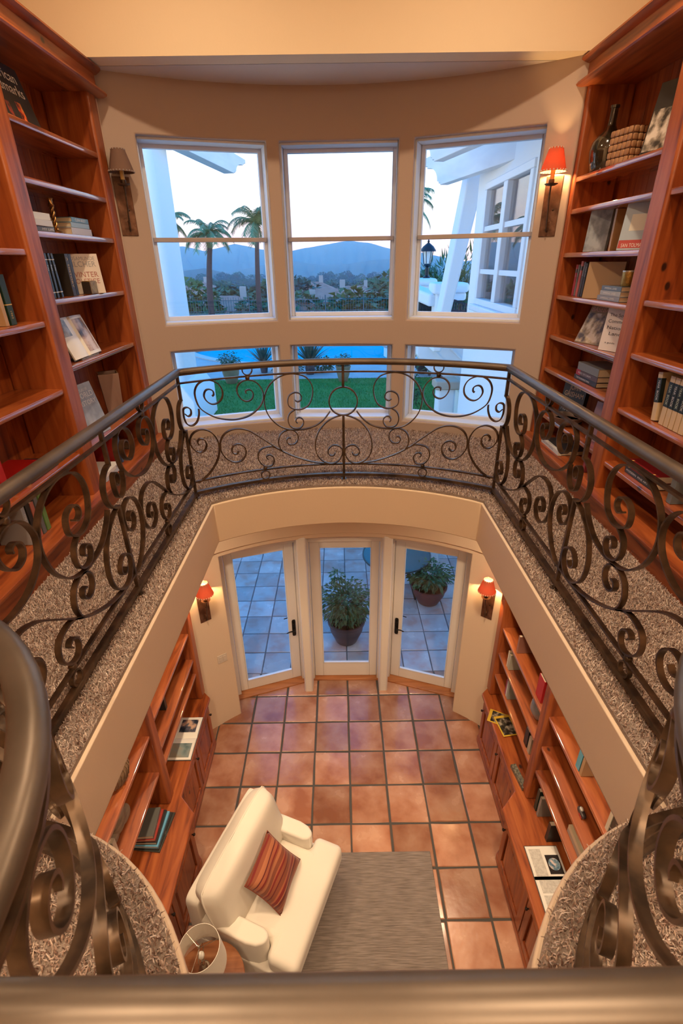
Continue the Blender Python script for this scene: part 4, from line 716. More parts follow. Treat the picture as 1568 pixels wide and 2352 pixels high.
def sconce(label, p, n, lit, power=300):
    rz = math.atan2(n[1], n[0]); t = thing('wall_sconce', label, 'sconce', p, rz, 'four wall sconces')
    obj('back_plate', MB().box(0, .006, -.062, .062, -.20, .20), RUST, t, local=True, bevel=.003)
    obj('arm', MB().tube(catmull([(.010, 0, -.14), (.030, 0, -.165), (.045, 0, -.15), (.048, 0, -.11), (.065, 0, -.05), (.088, 0, .02), (.10, 0, .09), (.10, 0, .135)], 5), .0062, 8), IRON, t, local=True, smooth=60)
    obj('hook', MB().tube(catmull([(.008, 0, -.10), (.028, 0, -.105), (.036, 0, -.13), (.028, 0, -.155), (.012, 0, -.16)], 4), .008, 8), RUST, t, local=True, smooth=60)
    obj('rivet', MB().sup((.008, .02, -.02), .006, .008, .008, .9, .9, 6, 10), IRON, t, local=True, smooth=60)
    obj('drip_pan', MB().lathe([(0, .128), (.030, .130), (.046, .138), (.048, .142), (.030, .137), (0, .136)], (.10, 0, 0), 28), IRON, t, local=True, smooth=40)
    obj('candle_cup', MB().lathe([(.018, .136), (.021, .150), (.020, .168), (0, .168)], (.10, 0, 0), 18), IRON, t, local=True, smooth=40)
    obj('candle_sleeve', MB().lathe([(.0155, .160), (.0155, .232), (0, .232)], (.10, 0, 0), 18), nmat('wax_sleeve', (.72, .48, .16), .5), t, local=True, smooth=40)
    obj('bulb', MB().sup((.10, 0, .256), .013, .013, .024, 1, 1, 10, 14), emit('lit_bulb', (1, .60, .25), power) if lit else col((.6, .55, .48), .2), t, local=True, smooth=180)
    sh = obj('shade', MB().add([(.10+r*math.cos(a), r*math.sin(a), z) for r, z in ((.092, .215), (.0905, .215), (.0465, .362), (.048, .362)) for a in [2*math.pi*i/28 for i in range(28)]], [(k*28+i, k*28+(i+1) % 28, ((k+1) % 4)*28+(i+1) % 28, ((k+1) % 4)*28+i) for k in (0, 1, 2, 3) for i in range(28)]), SHADE if lit else SHADE_OFF, t, local=True, smooth=50)
    lc = MB()
    for r, z, k in ((.093, .220, 24), (.049, .357, 14)):
        for i in range(k): a = 2*math.pi*i/k; lc.sup((.10+r*math.cos(a), r*math.sin(a), z), .0052, .0052, .0065, 1, 1, 5, 7)
    l = obj('lacing', lc, nmat('lit_lacing', (.72, .62, .5), .6) if lit else nmat('unlit_lacing', (.34, .28, .25), .6), sh, local=True, smooth=180); l['kind'] = 'stuff'  # lacing colour carries the lamp glow, duller on the unlit sconce
def wn(th): return (-math.sin(R(th)), -math.cos(R(th)))
for lb, th, z, lit in (('unlit hide-shaded wall sconce beside the left balcony bookcase', -28.9, 5.505, False), ('lit red-shaded wall sconce beside the right balcony bookcase', 33.7, 5.455, True)):
    sconce(lb, wp(th, WR-.001, z), wn(th), lit, 1300)
for lb, X_, z in (('lit sconce downstairs on the pier left of the glass doors', -1.525, 1.80), ('lit sconce downstairs on the pier right of the glass doors', 1.545, 1.80)):
    th = tx(X_); sconce(lb, lp(th, LR-.001, z), wn(th), True, 1500)
th = tx(-1.435); p = lp(th, LR-.001, .995); t = thing('light_switch', 'white double light switch plate on the left pier downstairs', 'switch', p, math.atan2(*wn(th)[::-1])); SWM = col((.66, .58, .48), .4)
obj('plate', MB().box(0, .006, -.058, .058, -.057, .057), SWM, t, local=True, bevel=.003)
for y in (-.023, .023): obj('rocker', MB().box(.006, .010, y-.016, y+.016, -.033, .033), SWM, t, local=True, bevel=.002)
# =================================================================== FURNITURE DOWNSTAIRS
RUGM = nmat('striated_grey_rug', (.29, .24, .205), .95, var=(7, (.15, .12, .10), (1, 16, 1)), bump=(40, .5, (.3, 5, 1)))
tag(obj('area_rug', MB().box(-.80, .785, .3, 2.75, .0, .014), RUGM, bevel=.005), 'grey brown striated rug under the cream armchair', 'rug')
FAB = nmat('cream_upholstery', (.76, .70, .60), .85, bump=(9, .18), sheen=.2); FAB2 = nmat('cream_weave', (.75, .69, .59), .85, bump=(7, .22))
ch = thing('armchair', 'wide cream upholstered armchair with one striped cushion', 'armchair', (-.625, 2.26, .014), R(-21.7))
def rbox(name, x0, x1, y0, y1, z0, z1, e=.18, e2=None, mat=FAB, T=None, parent=ch):
    return obj(name, MB().sup(((x0+x1)/2, (y0+y1)/2, (z0+z1)/2), (x1-x0)/2, (y1-y0)/2, (z1-z0)/2, e, e2 or e, 24, 40, T), mat, parent, local=True, smooth=180)
rbox('frame', -.46, .33, -.49, .49, .04, .33, .10)
rbox('back_frame', -.485, -.36, -.485, .485, .10, .84, .14)
seat = MB()   # T-shaped seat cushion, built as a rounded prism
seat.poly([(-.36, -.345), (.17, -.345), (.17, -.475), (.43, -.475), (.43, .475), (.17, .475), (.17, .345), (-.36, .345)], .30, .50); obj('seat_cushion', seat, FAB, ch, local=True, bevel=.055, seg=5)
for sg in (-1, 1):
    a_ = MB(); pr = [(-.42, .48), (.02, .48), (.10, .465), (.155, .43), (.165, .39), (.145, .355), (.10, .34), (-.42, .34)]; a_.poly([(x, sg*y) for x, y in pr], .08, .60); o = obj('arm', a_, FAB, ch, local=True, bevel=.05, seg=5)
bk = MB(); T = Matrix.Rotation(R(-14), 3, 'Y')
n = 22; vs = []
for s_ in (1, -1):
    for i in range(n+1):
        for j in range(n+1):
            u, v_ = -1+2*i/n, -1+2*j/n; q = (1-abs(u)**7)*(1-abs(v_)**7); wv = .010*math.sin(9*u+2*v_)*(1-q)+.008*math.sin(7*v_-3*u)*(1-q)
            vs.append(Vector((s_*(.135*q**.45+wv*.5)+.02*(1-abs(u))*0, u*.48*(1-.07*u**4*v_**4), v_*.29*(1-.09*u**4*v_**4))))
m1 = (n+1)**2; fs = []
for i in range(n):
    for j in range(n):
        a = i*(n+1)+j; fs += [(a, a+n+1, a+n+2, a+1), (m1+a, m1+a+1, m1+a+n+2, m1+a+n+1)]
bk.add([T @ v+Vector((-.265, 0, .685)) for v in vs], fs)
obj('back_cushion', bk, FAB2, ch, local=True, smooth=180)
obj('cushion_piping', MB().tube([T @ Vector((0, u*.48*(1-.07*u**4*v_**4), v_*.29*(1-.09*u**4*v_**4)))+Vector((-.265, 0, .685)) for u, v_ in [(-1+2*i/14, -1) for i in range(14)]+[(1, -1+2*i/14) for i in range(14)]+[(1-2*i/14, 1) for i in range(14)]+[(-1, 1-2*i/14) for i in range(15)]], .006, 6), FAB, ch, local=True, smooth=60)
obj('skirt', MB().box(-.45, .34, -.482, .482, .02, .14), FAB2, ch, local=True, bevel=.02, seg=3)
for sx in (-.38, .28):
    for sy in (-.42, .42): obj('foot', MB().box(sx-.03, sx+.03, sy-.03, sy+.03, .0, .05), col((.06, .03, .02), .4), ch, local=True)
def stripes(t, b):
    co = t.nodes.new('ShaderNodeTexCoord'); sp = t.nodes.new('ShaderNodeSeparateXYZ'); t.links.new(co.outputs['Object'], sp.inputs[0]); mr = t.nodes.new('ShaderNodeMapRange'); mr.inputs[1].default_value = -.24; mr.inputs[2].default_value = .24; t.links.new(sp.outputs['X'], mr.inputs[0])
    r = t.nodes.new('ShaderNodeValToRGB'); r.color_ramp.interpolation = 'CONSTANT'; e = r.color_ramp.elements; e[0].position = 0; e[0].color = (.28, .07, .025, 1); e[1].position = .97; e[1].color = (.28, .07, .025, 1)
    cs = ((.19, .045, .018), (.33, .085, .035), (.17, .008, .005), (.23, .055, .02), (.36, .12, .05), (.10, .005, .004)); k = 0; x = .05
    for w_ in (.05, .02, .04, .06, .02, .05, .03, .02, .05, .06, .025, .03, .05, .02, .06, .03, .05, .02, .04, .05, .02, .05):
        q = e.new(x); q.color = (*cs[k % 6], 1); k += 1 if k % 5 else 2; x += w_
        if len(e) > 29 or x > .95: break
    t.links.new(mr.outputs[0], r.inputs[0]); t.links.new(r.outputs[0], b.inputs['Base Color'])
PIL = nmat('rust_striped_velvet', (.3, .07, .03), .8, build=stripes, sheen=.2)
pw = bpy.data.objects.new('throw_pillow', None); COL.objects.link(pw); tag(pw, 'rust and red striped throw pillow resting in the cream armchair', 'pillow')
mb = MB(); n = 18; vs = []; h = .208
for s_ in (1, -1):
    for i in range(n+1):
        for j in range(n+1):
            u, v_ = -1+2*i/n, -1+2*j/n; k = 1-.10*(1-abs(u)**2)*(abs(v_)**6)-.0; q = (1-u**4)*(1-v_**4); px_ = u*h*(1-.09*(1-u*u)*0-.08*(1-(v_**2))*0+.0)*(1-.07*(1-v_**2)*0); X_, Y_ = u*h*(.93+.07*v_*v_), v_*h*(.93+.07*u*u)
            vs.append((X_, Y_, s_*.075*q**.55+(.012*math.sin(5*u+3*v_)*q)))
m1 = (n+1)**2; fs = []
for i in range(n):
    for j in range(n):
        a = i*(n+1)+j; fs += [(a, a+n+1, a+n+2, a+1), (m1+a, m1+a+1, m1+a+n+2, m1+a+n+1)]
obj('cover', mb.add(vs, fs), PIL, pw, local=True, smooth=180)
obj('piping', MB().tube([(u*h*(.93+.07*v_*v_), v_*h*(.93+.07*u*u), 0) for u, v_ in [(-1+2*i/12, -1) for i in range(12)]+[(1, -1+2*i/12) for i in range(12)]+[(1-2*i/12, 1) for i in range(12)]+[(-1, 1-2*i/12) for i in range(13)]], .004, 6), col((.22, .05, .02), .8), pw, local=True, smooth=60)
cx_ = Matrix.Translation(ch.location) @ Matrix.Rotation(R(-21.7), 4, 'Z')
pw.matrix_world = cx_ @ Matrix.Translation((.015, -.01, .67)) @ Matrix.Rotation(R(50), 4, 'Y') @ Matrix.Rotation(R(6), 4, 'Z')
t = thing('side_table', 'small round wooden table beside the cream armchair', 'table', (-1.02, 1.60, .014)); TW = wood('x', 'walnut_top', (.16, .05, .018), (.25, .09, .035), (.33, .14, .06))
obj('top', MB().lathe([(0, .50), (.25, .50), (.26, .508), (.26, .525), (.25, .533), (0, .533)], n=40), TW, t, local=True, smooth=40); obj('pedestal', MB().lathe([(.03, .02), (.025, .2), (.035, .3), (.022, .42), (.06, .5)], n=20), TW, t, local=True, smooth=50)
for k in range(3): a = k*2.09; obj('leg', MB().tube([(.02*math.cos(a), .02*math.sin(a), .10), (.12*math.cos(a), .12*math.sin(a), .06), (.21*math.cos(a), .21*math.sin(a), .015)], [.02, .018, .014], 8), TW, t, local=True, smooth=60)
t = thing('table_lamp', 'table lamp with a white drum shade beside the armchair', 'lamp', (-1.03, 1.64, .549)); br = nmat('lamp_nickel', (.45, .40, .33), .25, .9)
obj('base', MB().lathe([(0, 0), (.07, 0), (.07, .012), (.02, .022), (.035, .08), (.045, .13), (.03, .18), (.012, .20), (.012, .26)], n=28), br, t, local=True, smooth=40)
obj('harp', MB().tube(catmull([(0, -.012, .25), (0, -.05, .31), (0, -.045, .38), (0, 0, .42), (0, .045, .38), (0, .05, .31), (0, .012, .25)], 5), .003, 6), br, t, local=True, smooth=60)
obj('finial', MB().sup((0, 0, .435), .010, .010, .016, .9, .9, 8, 10), br, t, local=True, smooth=60)
obj('bulb', MB().sup((0, 0, .32), .022, .022, .035, 1, 1, 10, 14), col((.75, .72, .66), .2), t, local=True, smooth=180)
LS = nmat('white_lamp_linen', (.80, .74, .64), .8, bump=(150, .2))
obj('shade', MB().add([(r*math.cos(a), r*math.sin(a), z) for r, z in ((.158, .20), (.155, .20), (.135, .43), (.138, .43)) for a in [2*math.pi*i/40 for i in range(40)]], [(k*40+i, k*40+(i+1) % 40, ((k+1) % 4)*40+(i+1) % 40, ((k+1) % 4)*40+i) for k in range(4) for i in range(40)]), LS, t, local=True, smooth=50)
sp = MB(); 
for k in range(3): a = k*2.09+.4; sp.tube([(0, 0, .42), (.136*math.cos(a), .136*math.sin(a), .425)], .002, 5)
obj('spider', sp, br, t, local=True)
# =================================================================== OUTSIDE
GZ = 1.5
def ray(x, y): return r2*(x-784)+d2*(y-1176)+fw*FPX
def at(x, y, Y): v = ray(x, y); return CAMP+v*(Y/v.y)
STUCCO = nmat('white_stucco', (.80, .82, .84), .85, bump=(18, .25)); WHITEWD = nmat('white_painted_timber', (.74, .76, .78), .6, var=(5, (.62, .65, .70), (1, .2, 1)))
ter = struct('floor_terrace', MB().box(-4.2, 2.4, 5.13, 9.5, -.35, -.036), nmat('pale_terrace_grout', (.09, .09, .095), .9)); tag(ter, 'terracotta tiled terrace outside the glass doors', 'terrace')
lay_tiles(ter, [.030+TX*(k+.5) for k in range(-10, 6)], [5.13+TY*(.5+k) for k in range(10)], TX, TY, -.03, tile_meshes(TX-.013, TY-.013, .02, PAVE, jit=.002))
tag(struct('wall_retaining', MB().box(-14, 12, 9.5, 9.8, -.35, GZ), STUCCO), 'white retaining wall below the lawn', 'wall')
GRASS = nmat('lawn_grass', (.03, .17, .02), .9, var=(1.3, (.06, .24, .03)), bump=(120, .8))
lawn = tag(obj('lawn', MB().box(-14, 12, 9.8, 17.25, .6, GZ), GRASS), 'green mown lawn in front of the pool', 'lawn', kind='stuff')
N = 26000; gx = rng.uniform(-5.5, 4.5, N); gy = rng.uniform(11.8, 17.2, N); aa = rng.uniform(0, 6.28, N); hh = rng.uniform(.03, .07, N)
b0 = np.stack([gx, gy, np.full(N, GZ)], 1); sd = np.stack([np.cos(aa), np.sin(aa), np.zeros(N)], 1)*.006; tp = b0+np.stack([np.sin(aa)*.02, np.cos(aa)*.02, hh], 1)
me = bpy.data.meshes.new('blades'); me.from_pydata(np.stack([b0-sd, b0+sd, tp], 1).reshape(-1, 3).tolist(), [], (np.arange(N*3).reshape(-1, 3)).tolist()); bl = obj('blades', me, nmat('grass_blade', (.04, .22, .03), .8), lawn); bl['kind'] = 'stuff'
PATIO = nmat('pink_patio_concrete', (.50, .43, .42), .8, var=(2, (.42, .37, .36)))
tag(struct('patio', ring_slab([(-16, 17.25), (14, 17.25), (14, 34), (-16, 34)], [(6.5*math.cos(a)*(1+.10*math.sin(3*a)), 22.9+3.3*math.sin(a)*(1+.12*math.cos(2*a))) for a in [2*math.pi*i/48 for i in range(48)]], .8, GZ+.01), PATIO), 'pinkish concrete paving round the pool', 'patio')
def water(t, b):
    co = t.nodes.new('ShaderNodeTexCoord'); n = t.nodes.new('ShaderNodeTexNoise'); n.inputs['Scale'].default_value = 2.2; n.inputs['Detail'].default_value = 3; t.links.new(co.outputs['Object'], n.inputs[0]); bp = t.nodes.new('ShaderNodeBump'); bp.inputs['Strength'].default_value = .18; bp.inputs['Distance'].default_value = .1; t.links.new(n.outputs[0], bp.inputs['Height']); t.links.new(bp.outputs[0], b.inputs['Normal'])
pool = thing('swimming_pool', 'turquoise free-form swimming pool beyond the lawn', 'pool', (0, 22.9, GZ)); obj('water', MB().poly([(6.6*math.cos(a)*(1+.10*math.sin(3*a)), 22.9+3.4*math.sin(a)*(1+.12*math.cos(2*a))) for a in [2*math.pi*i/48 for i in range(48)]], GZ-.3, GZ-.10), nmat('pool_water', (.0, .42, .52), .5, build=water, spec=0), pool)
cp = [(6.5*math.cos(a)*(1+.10*math.sin(3*a)), 22.9+3.3*math.sin(a)*(1+.12*math.cos(2*a))) for a in [2*math.pi*i/48 for i in range(48)]]
obj('coping', MB().sweep([(x, y, GZ+.03) for x, y in cp], [((x)/7, (y-22.9)/4) for x, y in cp], [(-.1, -.06), (.35, -.06), (.35, .03), (-.1, .03)], closed=True), nmat('pool_coping', (.55, .50, .48), .7), pool, smooth=40)
obj('raised_wall', MB().box(-3.6, -1.6, 25.2, 25.7, GZ-.3, GZ+.5), STUCCO, pool, bevel=.05)
sp_ = thing('spa', 'round raised spa at the back of the pool', 'spa', (3.1, 22.3, GZ-.25)); obj('wall', MB().lathe([(1.15, 0), (1.15, .55), (.85, .55), (.85, .1)], n=40), STUCCO, sp_, local=True, smooth=30); obj('coping', MB().lathe([(1.22, .55), (1.22, .62), (.8, .62), (.8, .55), (1.22, .55)], n=40), PATIO, sp_, local=True, smooth=30); obj('water', MB().lathe([(0, .46), (.85, .46)], n=30), MATS['pool_water'], sp_, local=True); MATS['pool_water'].node_tree.nodes['Principled BSDF'].inputs['IOR'].default_value = 1.03
# --- leaf builders
def leaves(n, gen, size, mat, name='foliage', parent=None, ratio=.42, droop=.3, local=True):
    V = []; F = []
    for k in range(n):
        p, d = gen(k); p = Vector(p); d = Vector(d).normalized(); s = size*random.uniform(.6, 1.25); up = Vector((random.uniform(-.5, .5), random.uniform(-.5, .5), 1)); l = d.cross(up).normalized(); q = len(V)
        V += [p, p+d*s*.45+l*s*ratio*.5, p+d*s-Vector((0, 0, s*droop)), p+d*s*.45-l*s*ratio*.5]; F += [(q, q+1, q+2, q+3)]
    me = bpy.data.meshes.new(name); me.from_pydata([tuple(v) for v in V], [], F)
    if mat: me.materials.append(mat)
    o = bpy.data.objects.new(name, me); COL.objects.link(o)
    if parent: o.parent = parent
    return o
def shell(c, r, inner=.55):
    def g(k):
        v = Vector((random.gauss(0, 1), random.gauss(0, 1), random.gauss(0, 1))).normalized(); q = random.uniform(inner, 1); return (c[0]+v.x*r[0]*q, c[1]+v.y*r[1]*q, c[2]+v.z*r[2]*q), (v.x+random.uniform(-.6, .6), v.y+random.uniform(-.6, .6), v.z*.5+random.uniform(-.4, .4))
    return g
LEAF = nmat('dark_shrub_leaf', (.022, .075, .018), .45, var=(6, (.05, .13, .03))); LEAF2 = nmat('garden_leaf', (.03, .11, .05), .6, var=(3, (.06, .16, .07)))
def potted(label, x, y, z, r, h, pc, fol, leaf, nm='potted_shrub', stems=7, n=900, size=.085):
    t = thing(nm, label, 'plant', (x, y, z)); pm = nmat('pot_'+nm+str(pc), pc, .45, var=(4, tuple(c*.7 for c in pc)))
    obj('pot', MB().lathe([(0, 0), (r*.55, 0), (r*.62, h*.05), (r*.92, h*.55), (r*.98, h*.85), (r*1.06, h*.90), (r*1.06, h), (r*.96, h), (r*.9, h*.8), (0, h*.78)], n=40), pm, t, local=True, smooth=40)
    obj('soil', MB().lathe([(0, h*.84), (r*.92, h*.84)], n=24), col((.03, .018, .012), .9), t, local=True)
    for k in range(stems):
        a = 2*math.pi*k/stems; obj('stem', MB().tube([(.05*math.cos(a), .05*math.sin(a), h*.8), (fol[0][0]*.35*math.cos(a), fol[0][1]*.35*math.sin(a), h+fol[1]*.4), (fol[0][0]*.6*math.cos(a), fol[0][1]*.6*math.sin(a), h+fol[1])], [.014, .011, .005], 6), col((.09, .06, .035), .8), t, local=True, smooth=60)
    f = leaves(n, shell((0, 0, h+fol[1]*.75), (fol[0][0], fol[0][1], fol[0][2]), .25), size, leaf, parent=t); f['kind'] = 'stuff'; return t
t = potted('big leafy shrub in a plum glazed bowl outside the middle door', .03, 5.80, -.03, .265, .40, (.075, .045, .045), ((.40, .34, .36), .42), LEAF, n=1900, size=.075)
leaves(70, shell((-.12, .02, 1.16), (.09, .09, .12), .3), .07, LEAF, parent=t)['kind'] = 'stuff'
obj('stem', MB().tube([(-.03, 0, .5), (-.08, .01, .9), (-.12, .02, 1.2)], [.008, .006, .004], 6), col((.09, .06, .035), .8), t, local=True)
potted('low shrub in a brick red bowl outside the right door', 1.42, 6.72, -.03, .28, .34, (.13, .032, .022), ((.36, .32, .22), .26), LEAF, n=700, size=.10)
# patio table and chair
t = thing('patio_table', 'round teal glass patio table half hidden behind the right door post', 'table', (.90, 7.08, -.03)); tm = col((.010, .07, .08), .15); mt = nmat('dark_patio_metal', (.03, .05, .05), .4, .5)
obj('top', MB().lathe([(0, .70), (.56, .70), (.57, .71), (.56, .72), (0, .72)], n=48), tm, t, local=True, smooth=40); obj('rim', MB().lathe([(.555, .695), (.575, .695), (.575, .725), (.555, .725), (.555, .695)], n=48), mt, t, local=True)
for k in range(4): a = .78+k*1.571; obj('leg', MB().tube([(.12*math.cos(a), .12*math.sin(a), .70), (.3*math.cos(a), .3*math.sin(a), .35), (.44*math.cos(a), .44*math.sin(a), .0)], .016, 8), mt, t, local=True, smooth=60)
t = thing('patio_chair', 'white garden chair with a dark teal cushion beyond the red bowl', 'chair', (1.52, 8.05, -.03), R(200)); wm = col((.68, .70, .72), .5)
for sx in (-.22, .22):
    for sy in (-.22, .22): obj('leg', MB().bar((sx, sy, 0), (sx, sy, .42 if sy < 0 else .90), .035, .035), wm, t, local=True)
obj('seat', MB().box(-.25, .25, -.25, .25, .40, .43), wm, t, local=True, bevel=.005); obj('cushion', MB().sup((0, 0, .47), .23, .23, .045, .4, .3), col((.015, .05, .055), .8), t, local=True, smooth=180)
for i in range(5): obj('back_slat', MB().box(-.18+.08*i, -.14+.08*i, .205, .225, .43, .86), wm, t, local=True)
obj('top_slat', MB().box(-.25, .25, .20, .235, .84, .92), wm, t, local=True, bevel=.005)
# white pier with pergola rafter on the left
pr_ = thing('garden_pier', 'massive white stucco pier carrying a pergola rafter, seen through the left windows', 'pier', (-4.7, 12.3, GZ))
obj('shaft', MB().box(-9.2, -3.62, 11.6, 13.0, GZ, 8.05), STUCCO, pr_, bevel=.22, seg=5)
obj('plinth', MB().prism([(-6.5, GZ), (-3.36, GZ), (-3.36, 2.25), (-3.60, 2.62), (-6.5, 2.62)], lambda p: (p[0], 11.3, p[1]), lambda p: (p[0], 13.35, p[1])), STUCCO, pr_, bevel=.03)
def rafter(name, label, y_end, x_end, z0, dep, th, dirx, L, k=2.0):
    """timber with a scalloped tail; runs back from its tail towards the house"""
    t = thing(name, label, 'rafter', (x_end, y_end, z0), 0); d = Vector((dirx, -math.sqrt(1-dirx*dirx), 0)); l = Vector((-d.y, d.x, 0))
    pr = [(L, 0), (.60*dep, 0), (.60*dep, .06*dep), (.52*dep, .06*dep), (.52*dep, .12*dep)]+[(-.05*dep+.5*dep*math.cos(a), .14*dep+.5*dep*math.sin(a)) for a in [i*math.pi/2/10 for i in range(11)]]+[(-.05*dep, .72*dep), (-.14*dep, .72*dep), (-.14*dep, .80*dep), (-.24*dep, .80*dep), (-.24*dep, dep), (L, dep)]
    pr = [(a if a == L else a*k, b) for a, b in pr]
    P = lambda p, o: tuple(d*p[0]+l*o+Vector((0, 0, p[1]))); obj('timber', MB().prism(pr, lambda p: P(p, -th/2), lambda p: P(p, th/2)), WHITEWD, t, local=True, bevel=.008); return t
rafter('pergola_rafter', 'white rafter with scalloped tail on the left pier', 17.18, -2.86, 7.3, .48, .30, -.137, 5.4, 2.84)
rafter('pergola_rafter', 'lowest white scalloped rafter tail at the top of the right window', 11.3, 1.80, 6.32, .52, .16, .22, 5.6)
rafter('pergola_rafter', 'middle white scalloped rafter tail at the top of the right window', 9.25, 1.34, 6.38, .46, .16, .24, 3.5)
rafter('pergola_rafter', 'topmost white scalloped rafter tail at the top of the right window', 8.0, 1.26, 6.42, .42, .16, .26, 2.5)
# right wing of the house
wg = thing('house_wing', 'white stucco wing of the house with tall divided windows, at the right', 'building', (4.3, 7.6, -.35))
wy0, wy1, wz0, wz1 = 7.25, 9.5, 4.40, 6.20; xw = 2.42
wl = MB(); 
for (a, b, c, d) in ((5.45, wy0, -.35, 7.2), (wy1, 10.05, -.35, 7.2), (wy0, wy1, -.35, wz0), (wy0, wy1, wz1, 7.2)): wl.box(xw, xw+.25, a, b, c, d)
wl.box(xw+.25, 6.0, 5.45, 5.7, -.35, 7.2); wl.box(xw+.25, 6.0, 9.8, 10.05, -.35, 7.2); wl.box(xw, 6.0, 5.45, 10.05, 7.2, 7.4); wl.box(5.75, 6.0, 5.7, 9.8, -.35, 7.2); wl.box(xw+.25, 5.75, 5.7, 9.8, 3.9, 4.0); obj('walls', wl, STUCCO, wg)
ym = (wy0+wy1)/2
for (a, b, c, d) in ((wy0, wy1, wz1-.10, wz1), (wy0, wy1, wz0, wz0+.10), (wy0, wy0+.12, wz0+.10, wz1-.10), (wy1-.12, wy1, wz0+.10, wz1-.10), (ym-.09, ym+.09, wz0+.10, wz1-.10)): obj('window_frame', MB().box(xw-.03, xw+.10, a, b, c, d), SASHP, wg, bevel=.01)
for y0, y1 in ((wy0+.12, ym-.09), (ym+.09, wy1-.12)):
    obj('pane', MB().box(xw+.05, xw+.058, y0, y1, wz0+.10, wz1-.10), GLASS2, wg)
    for zz in (wz0+.52, wz0+1.15): obj('glazing_bar', MB().box(xw+.0, xw+.07, y0, y1, zz-.035, zz+.035), SASHP, wg)
obj('window_sill', MB().box(xw-.10, xw+.1, wy0-.1, wy1+.1, wz0-.10, wz0), SASHP, wg, bevel=.02)
obj('eaves_soffit', MB().box(xw-.5, 6.2, 5.3, 10.3, 7.0, 7.12), WHITEWD, wg)
# leaning buttress, stair wall, column, balustrade
t = thing('buttress', 'leaning white buttress beside the wing, through the right window', 'pier', (2.05, 10.6, GZ)); mb = MB(); A, B_ = at(1077, 395, 10.6), at(1017, 691, 10.6); A2, B2 = at(1112, 415, 10.6), at(1050, 660, 10.6)
e1 = (A-B_)/(A.z-B_.z); e2 = (A2-B2)/(A2.z-B2.z); lo = lambda P, e, z: P+e*(z-P.z)
q = [lo(B_, e1, 3.4), lo(B2, e2, 3.4), lo(A2, e2, 6.6), lo(A, e1, 6.6)]; obj('shaft', MB().prism([(p.x, p.z) for p in q], lambda p: (p[0], 10.6, p[1]), lambda p: (p[0], 11.1, p[1])), STUCCO, t, bevel=.03)
t = thing('outdoor_stair', 'white stuccoed outdoor stair behind the low right window', 'stair', (3.2, 11.0, GZ))
pxs = [(958, 770), (1230, 770), (1230, 1010), (1056, 1010), (1056, 905), (1043, 882), (1012, 860), (985, 850), (972, 838), (958, 815)]
q = [at(x, y, 11.2) for x, y in pxs]; obj('stair_wall', MB().prism([(p.x, p.z) for p in q], lambda p: (p[0], 11.09, p[1]), lambda p: (p[0], 12.0, p[1])), STUCCO, t)
for i in range(4):
    a, b = at(985+i*24, 795+i*2, 11.2), at(1110+i*24, 920+i*2, 11.2)
    if i in (0, 2): obj('stringer_line', MB().bar((a.x, 11.08, a.z), (b.x, 11.08, b.z), .03, .035), STUCCO, t)
for i in range(3): c_ = at(1049, 893+i*16, 11.9); obj('step', MB().box(c_.x-.2, c_.x+.2, 11.95, 12.5, c_.z-.06, c_.z), col((.12, .14, .16), .7), t)
t = thing('porch_column', 'short white column with capital under the outdoor stair', 'column', (at(1018, 960, 10.7).x, 10.75, GZ)); cz = at(1018, 872, 10.9).z-GZ
obj('shaft', MB().box(-.19, .19, -.19, .19, 0, cz-.1), STUCCO, t, local=True, bevel=.05, seg=3); obj('capital', MB().box(-.26, .26, -.26, .26, cz-.14, cz+.05), nmat('tan_capital', (.46, .38, .30), .8), t, local=True, bevel=.03)
t = thing('balustrade', 'white capped garden balustrade with dark iron bars, through the right window', 'balustrade', (2.0, 12.2, 3.4))
def bx2(name, x0, y0, x1, y1, Y, d, mat=STUCCO, bev=.05):
    a, b = at(x0, y0, Y), at(x1, y1, Y); return obj(name, MB().box(a.x, b.x, Y, Y+d, b.z, a.z), mat, t, bevel=bev, seg=3)
bx2('pier', 1002, 664, 1024, 735, 11.6, .5); bx2('pier_cap', 997, 650, 1030, 676, 11.5, .7); bx2('low_wall', 945, 655, 1000, 672, 13.6, .5); bx2('wall_cap', 945, 640, 1005, 656, 13.5, .7, bev=.08); bx2('wall_cap', 1030, 650, 1078, 672, 12.6, .6, bev=.08); bx2('low_wall', 1030, 672, 1070, 690, 12.7, .4)
a, b = at(948, 668, 12.6), at(1001, 690, 11.7); obj('slanted_cap', MB().bar(a, b, .35, .26), STUCCO, t, bevel=.06, seg=3)
bm_ = nmat('dark_baluster', (.02, .035, .045), .5, .3)
for (xa, ya, xb, yb, n_, hh_) in ((962, 690, 1001, 708, 12, 46), (1030, 686, 1072, 700, 8, 26)):
    Yb = 12.2; a, b = at(xa, ya, Yb), at(xb, yb, Yb); a2, b2 = at(xa-4, ya+hh_, Yb), at(xb, yb+hh_*.6, Yb)
    obj('iron_rail', MB().bar(a, b, .05, .05), bm_, t); obj('iron_rail', MB().bar(a2, b2, .05, .05), bm_, t)
    for i in range(n_): f = (i+.5)/n_; obj('iron_bar', MB().tube([a.lerp(b, f), a2.lerp(b2, f)], .017, 6), bm_, t)
obj('deck', MB().box(at(955, 735, 12.2).x, 4.5, 11.4, 14.2, 3.2, 3.34), STUCCO, t)
t = thing('garden_lantern', 'dark lantern on a short post above the white balustrade', 'lantern', at(979, 640, 13.8)); lm = nmat('lantern_black', (.012, .022, .028), .4, .4)
obj('post', MB().lathe([(.09, 0), (.09, .04), (.045, .07), (.05, .22), (.04, .26), (.10, .30), (.085, .33)], n=16), lm, t, local=True, smooth=40)
for k in range(6): a = k*math.pi/3; obj('bar', MB().tube([(.085*math.cos(a), .085*math.sin(a), .33), (.13*math.cos(a), .13*math.sin(a), .62)], .009, 6), lm, t, local=True)
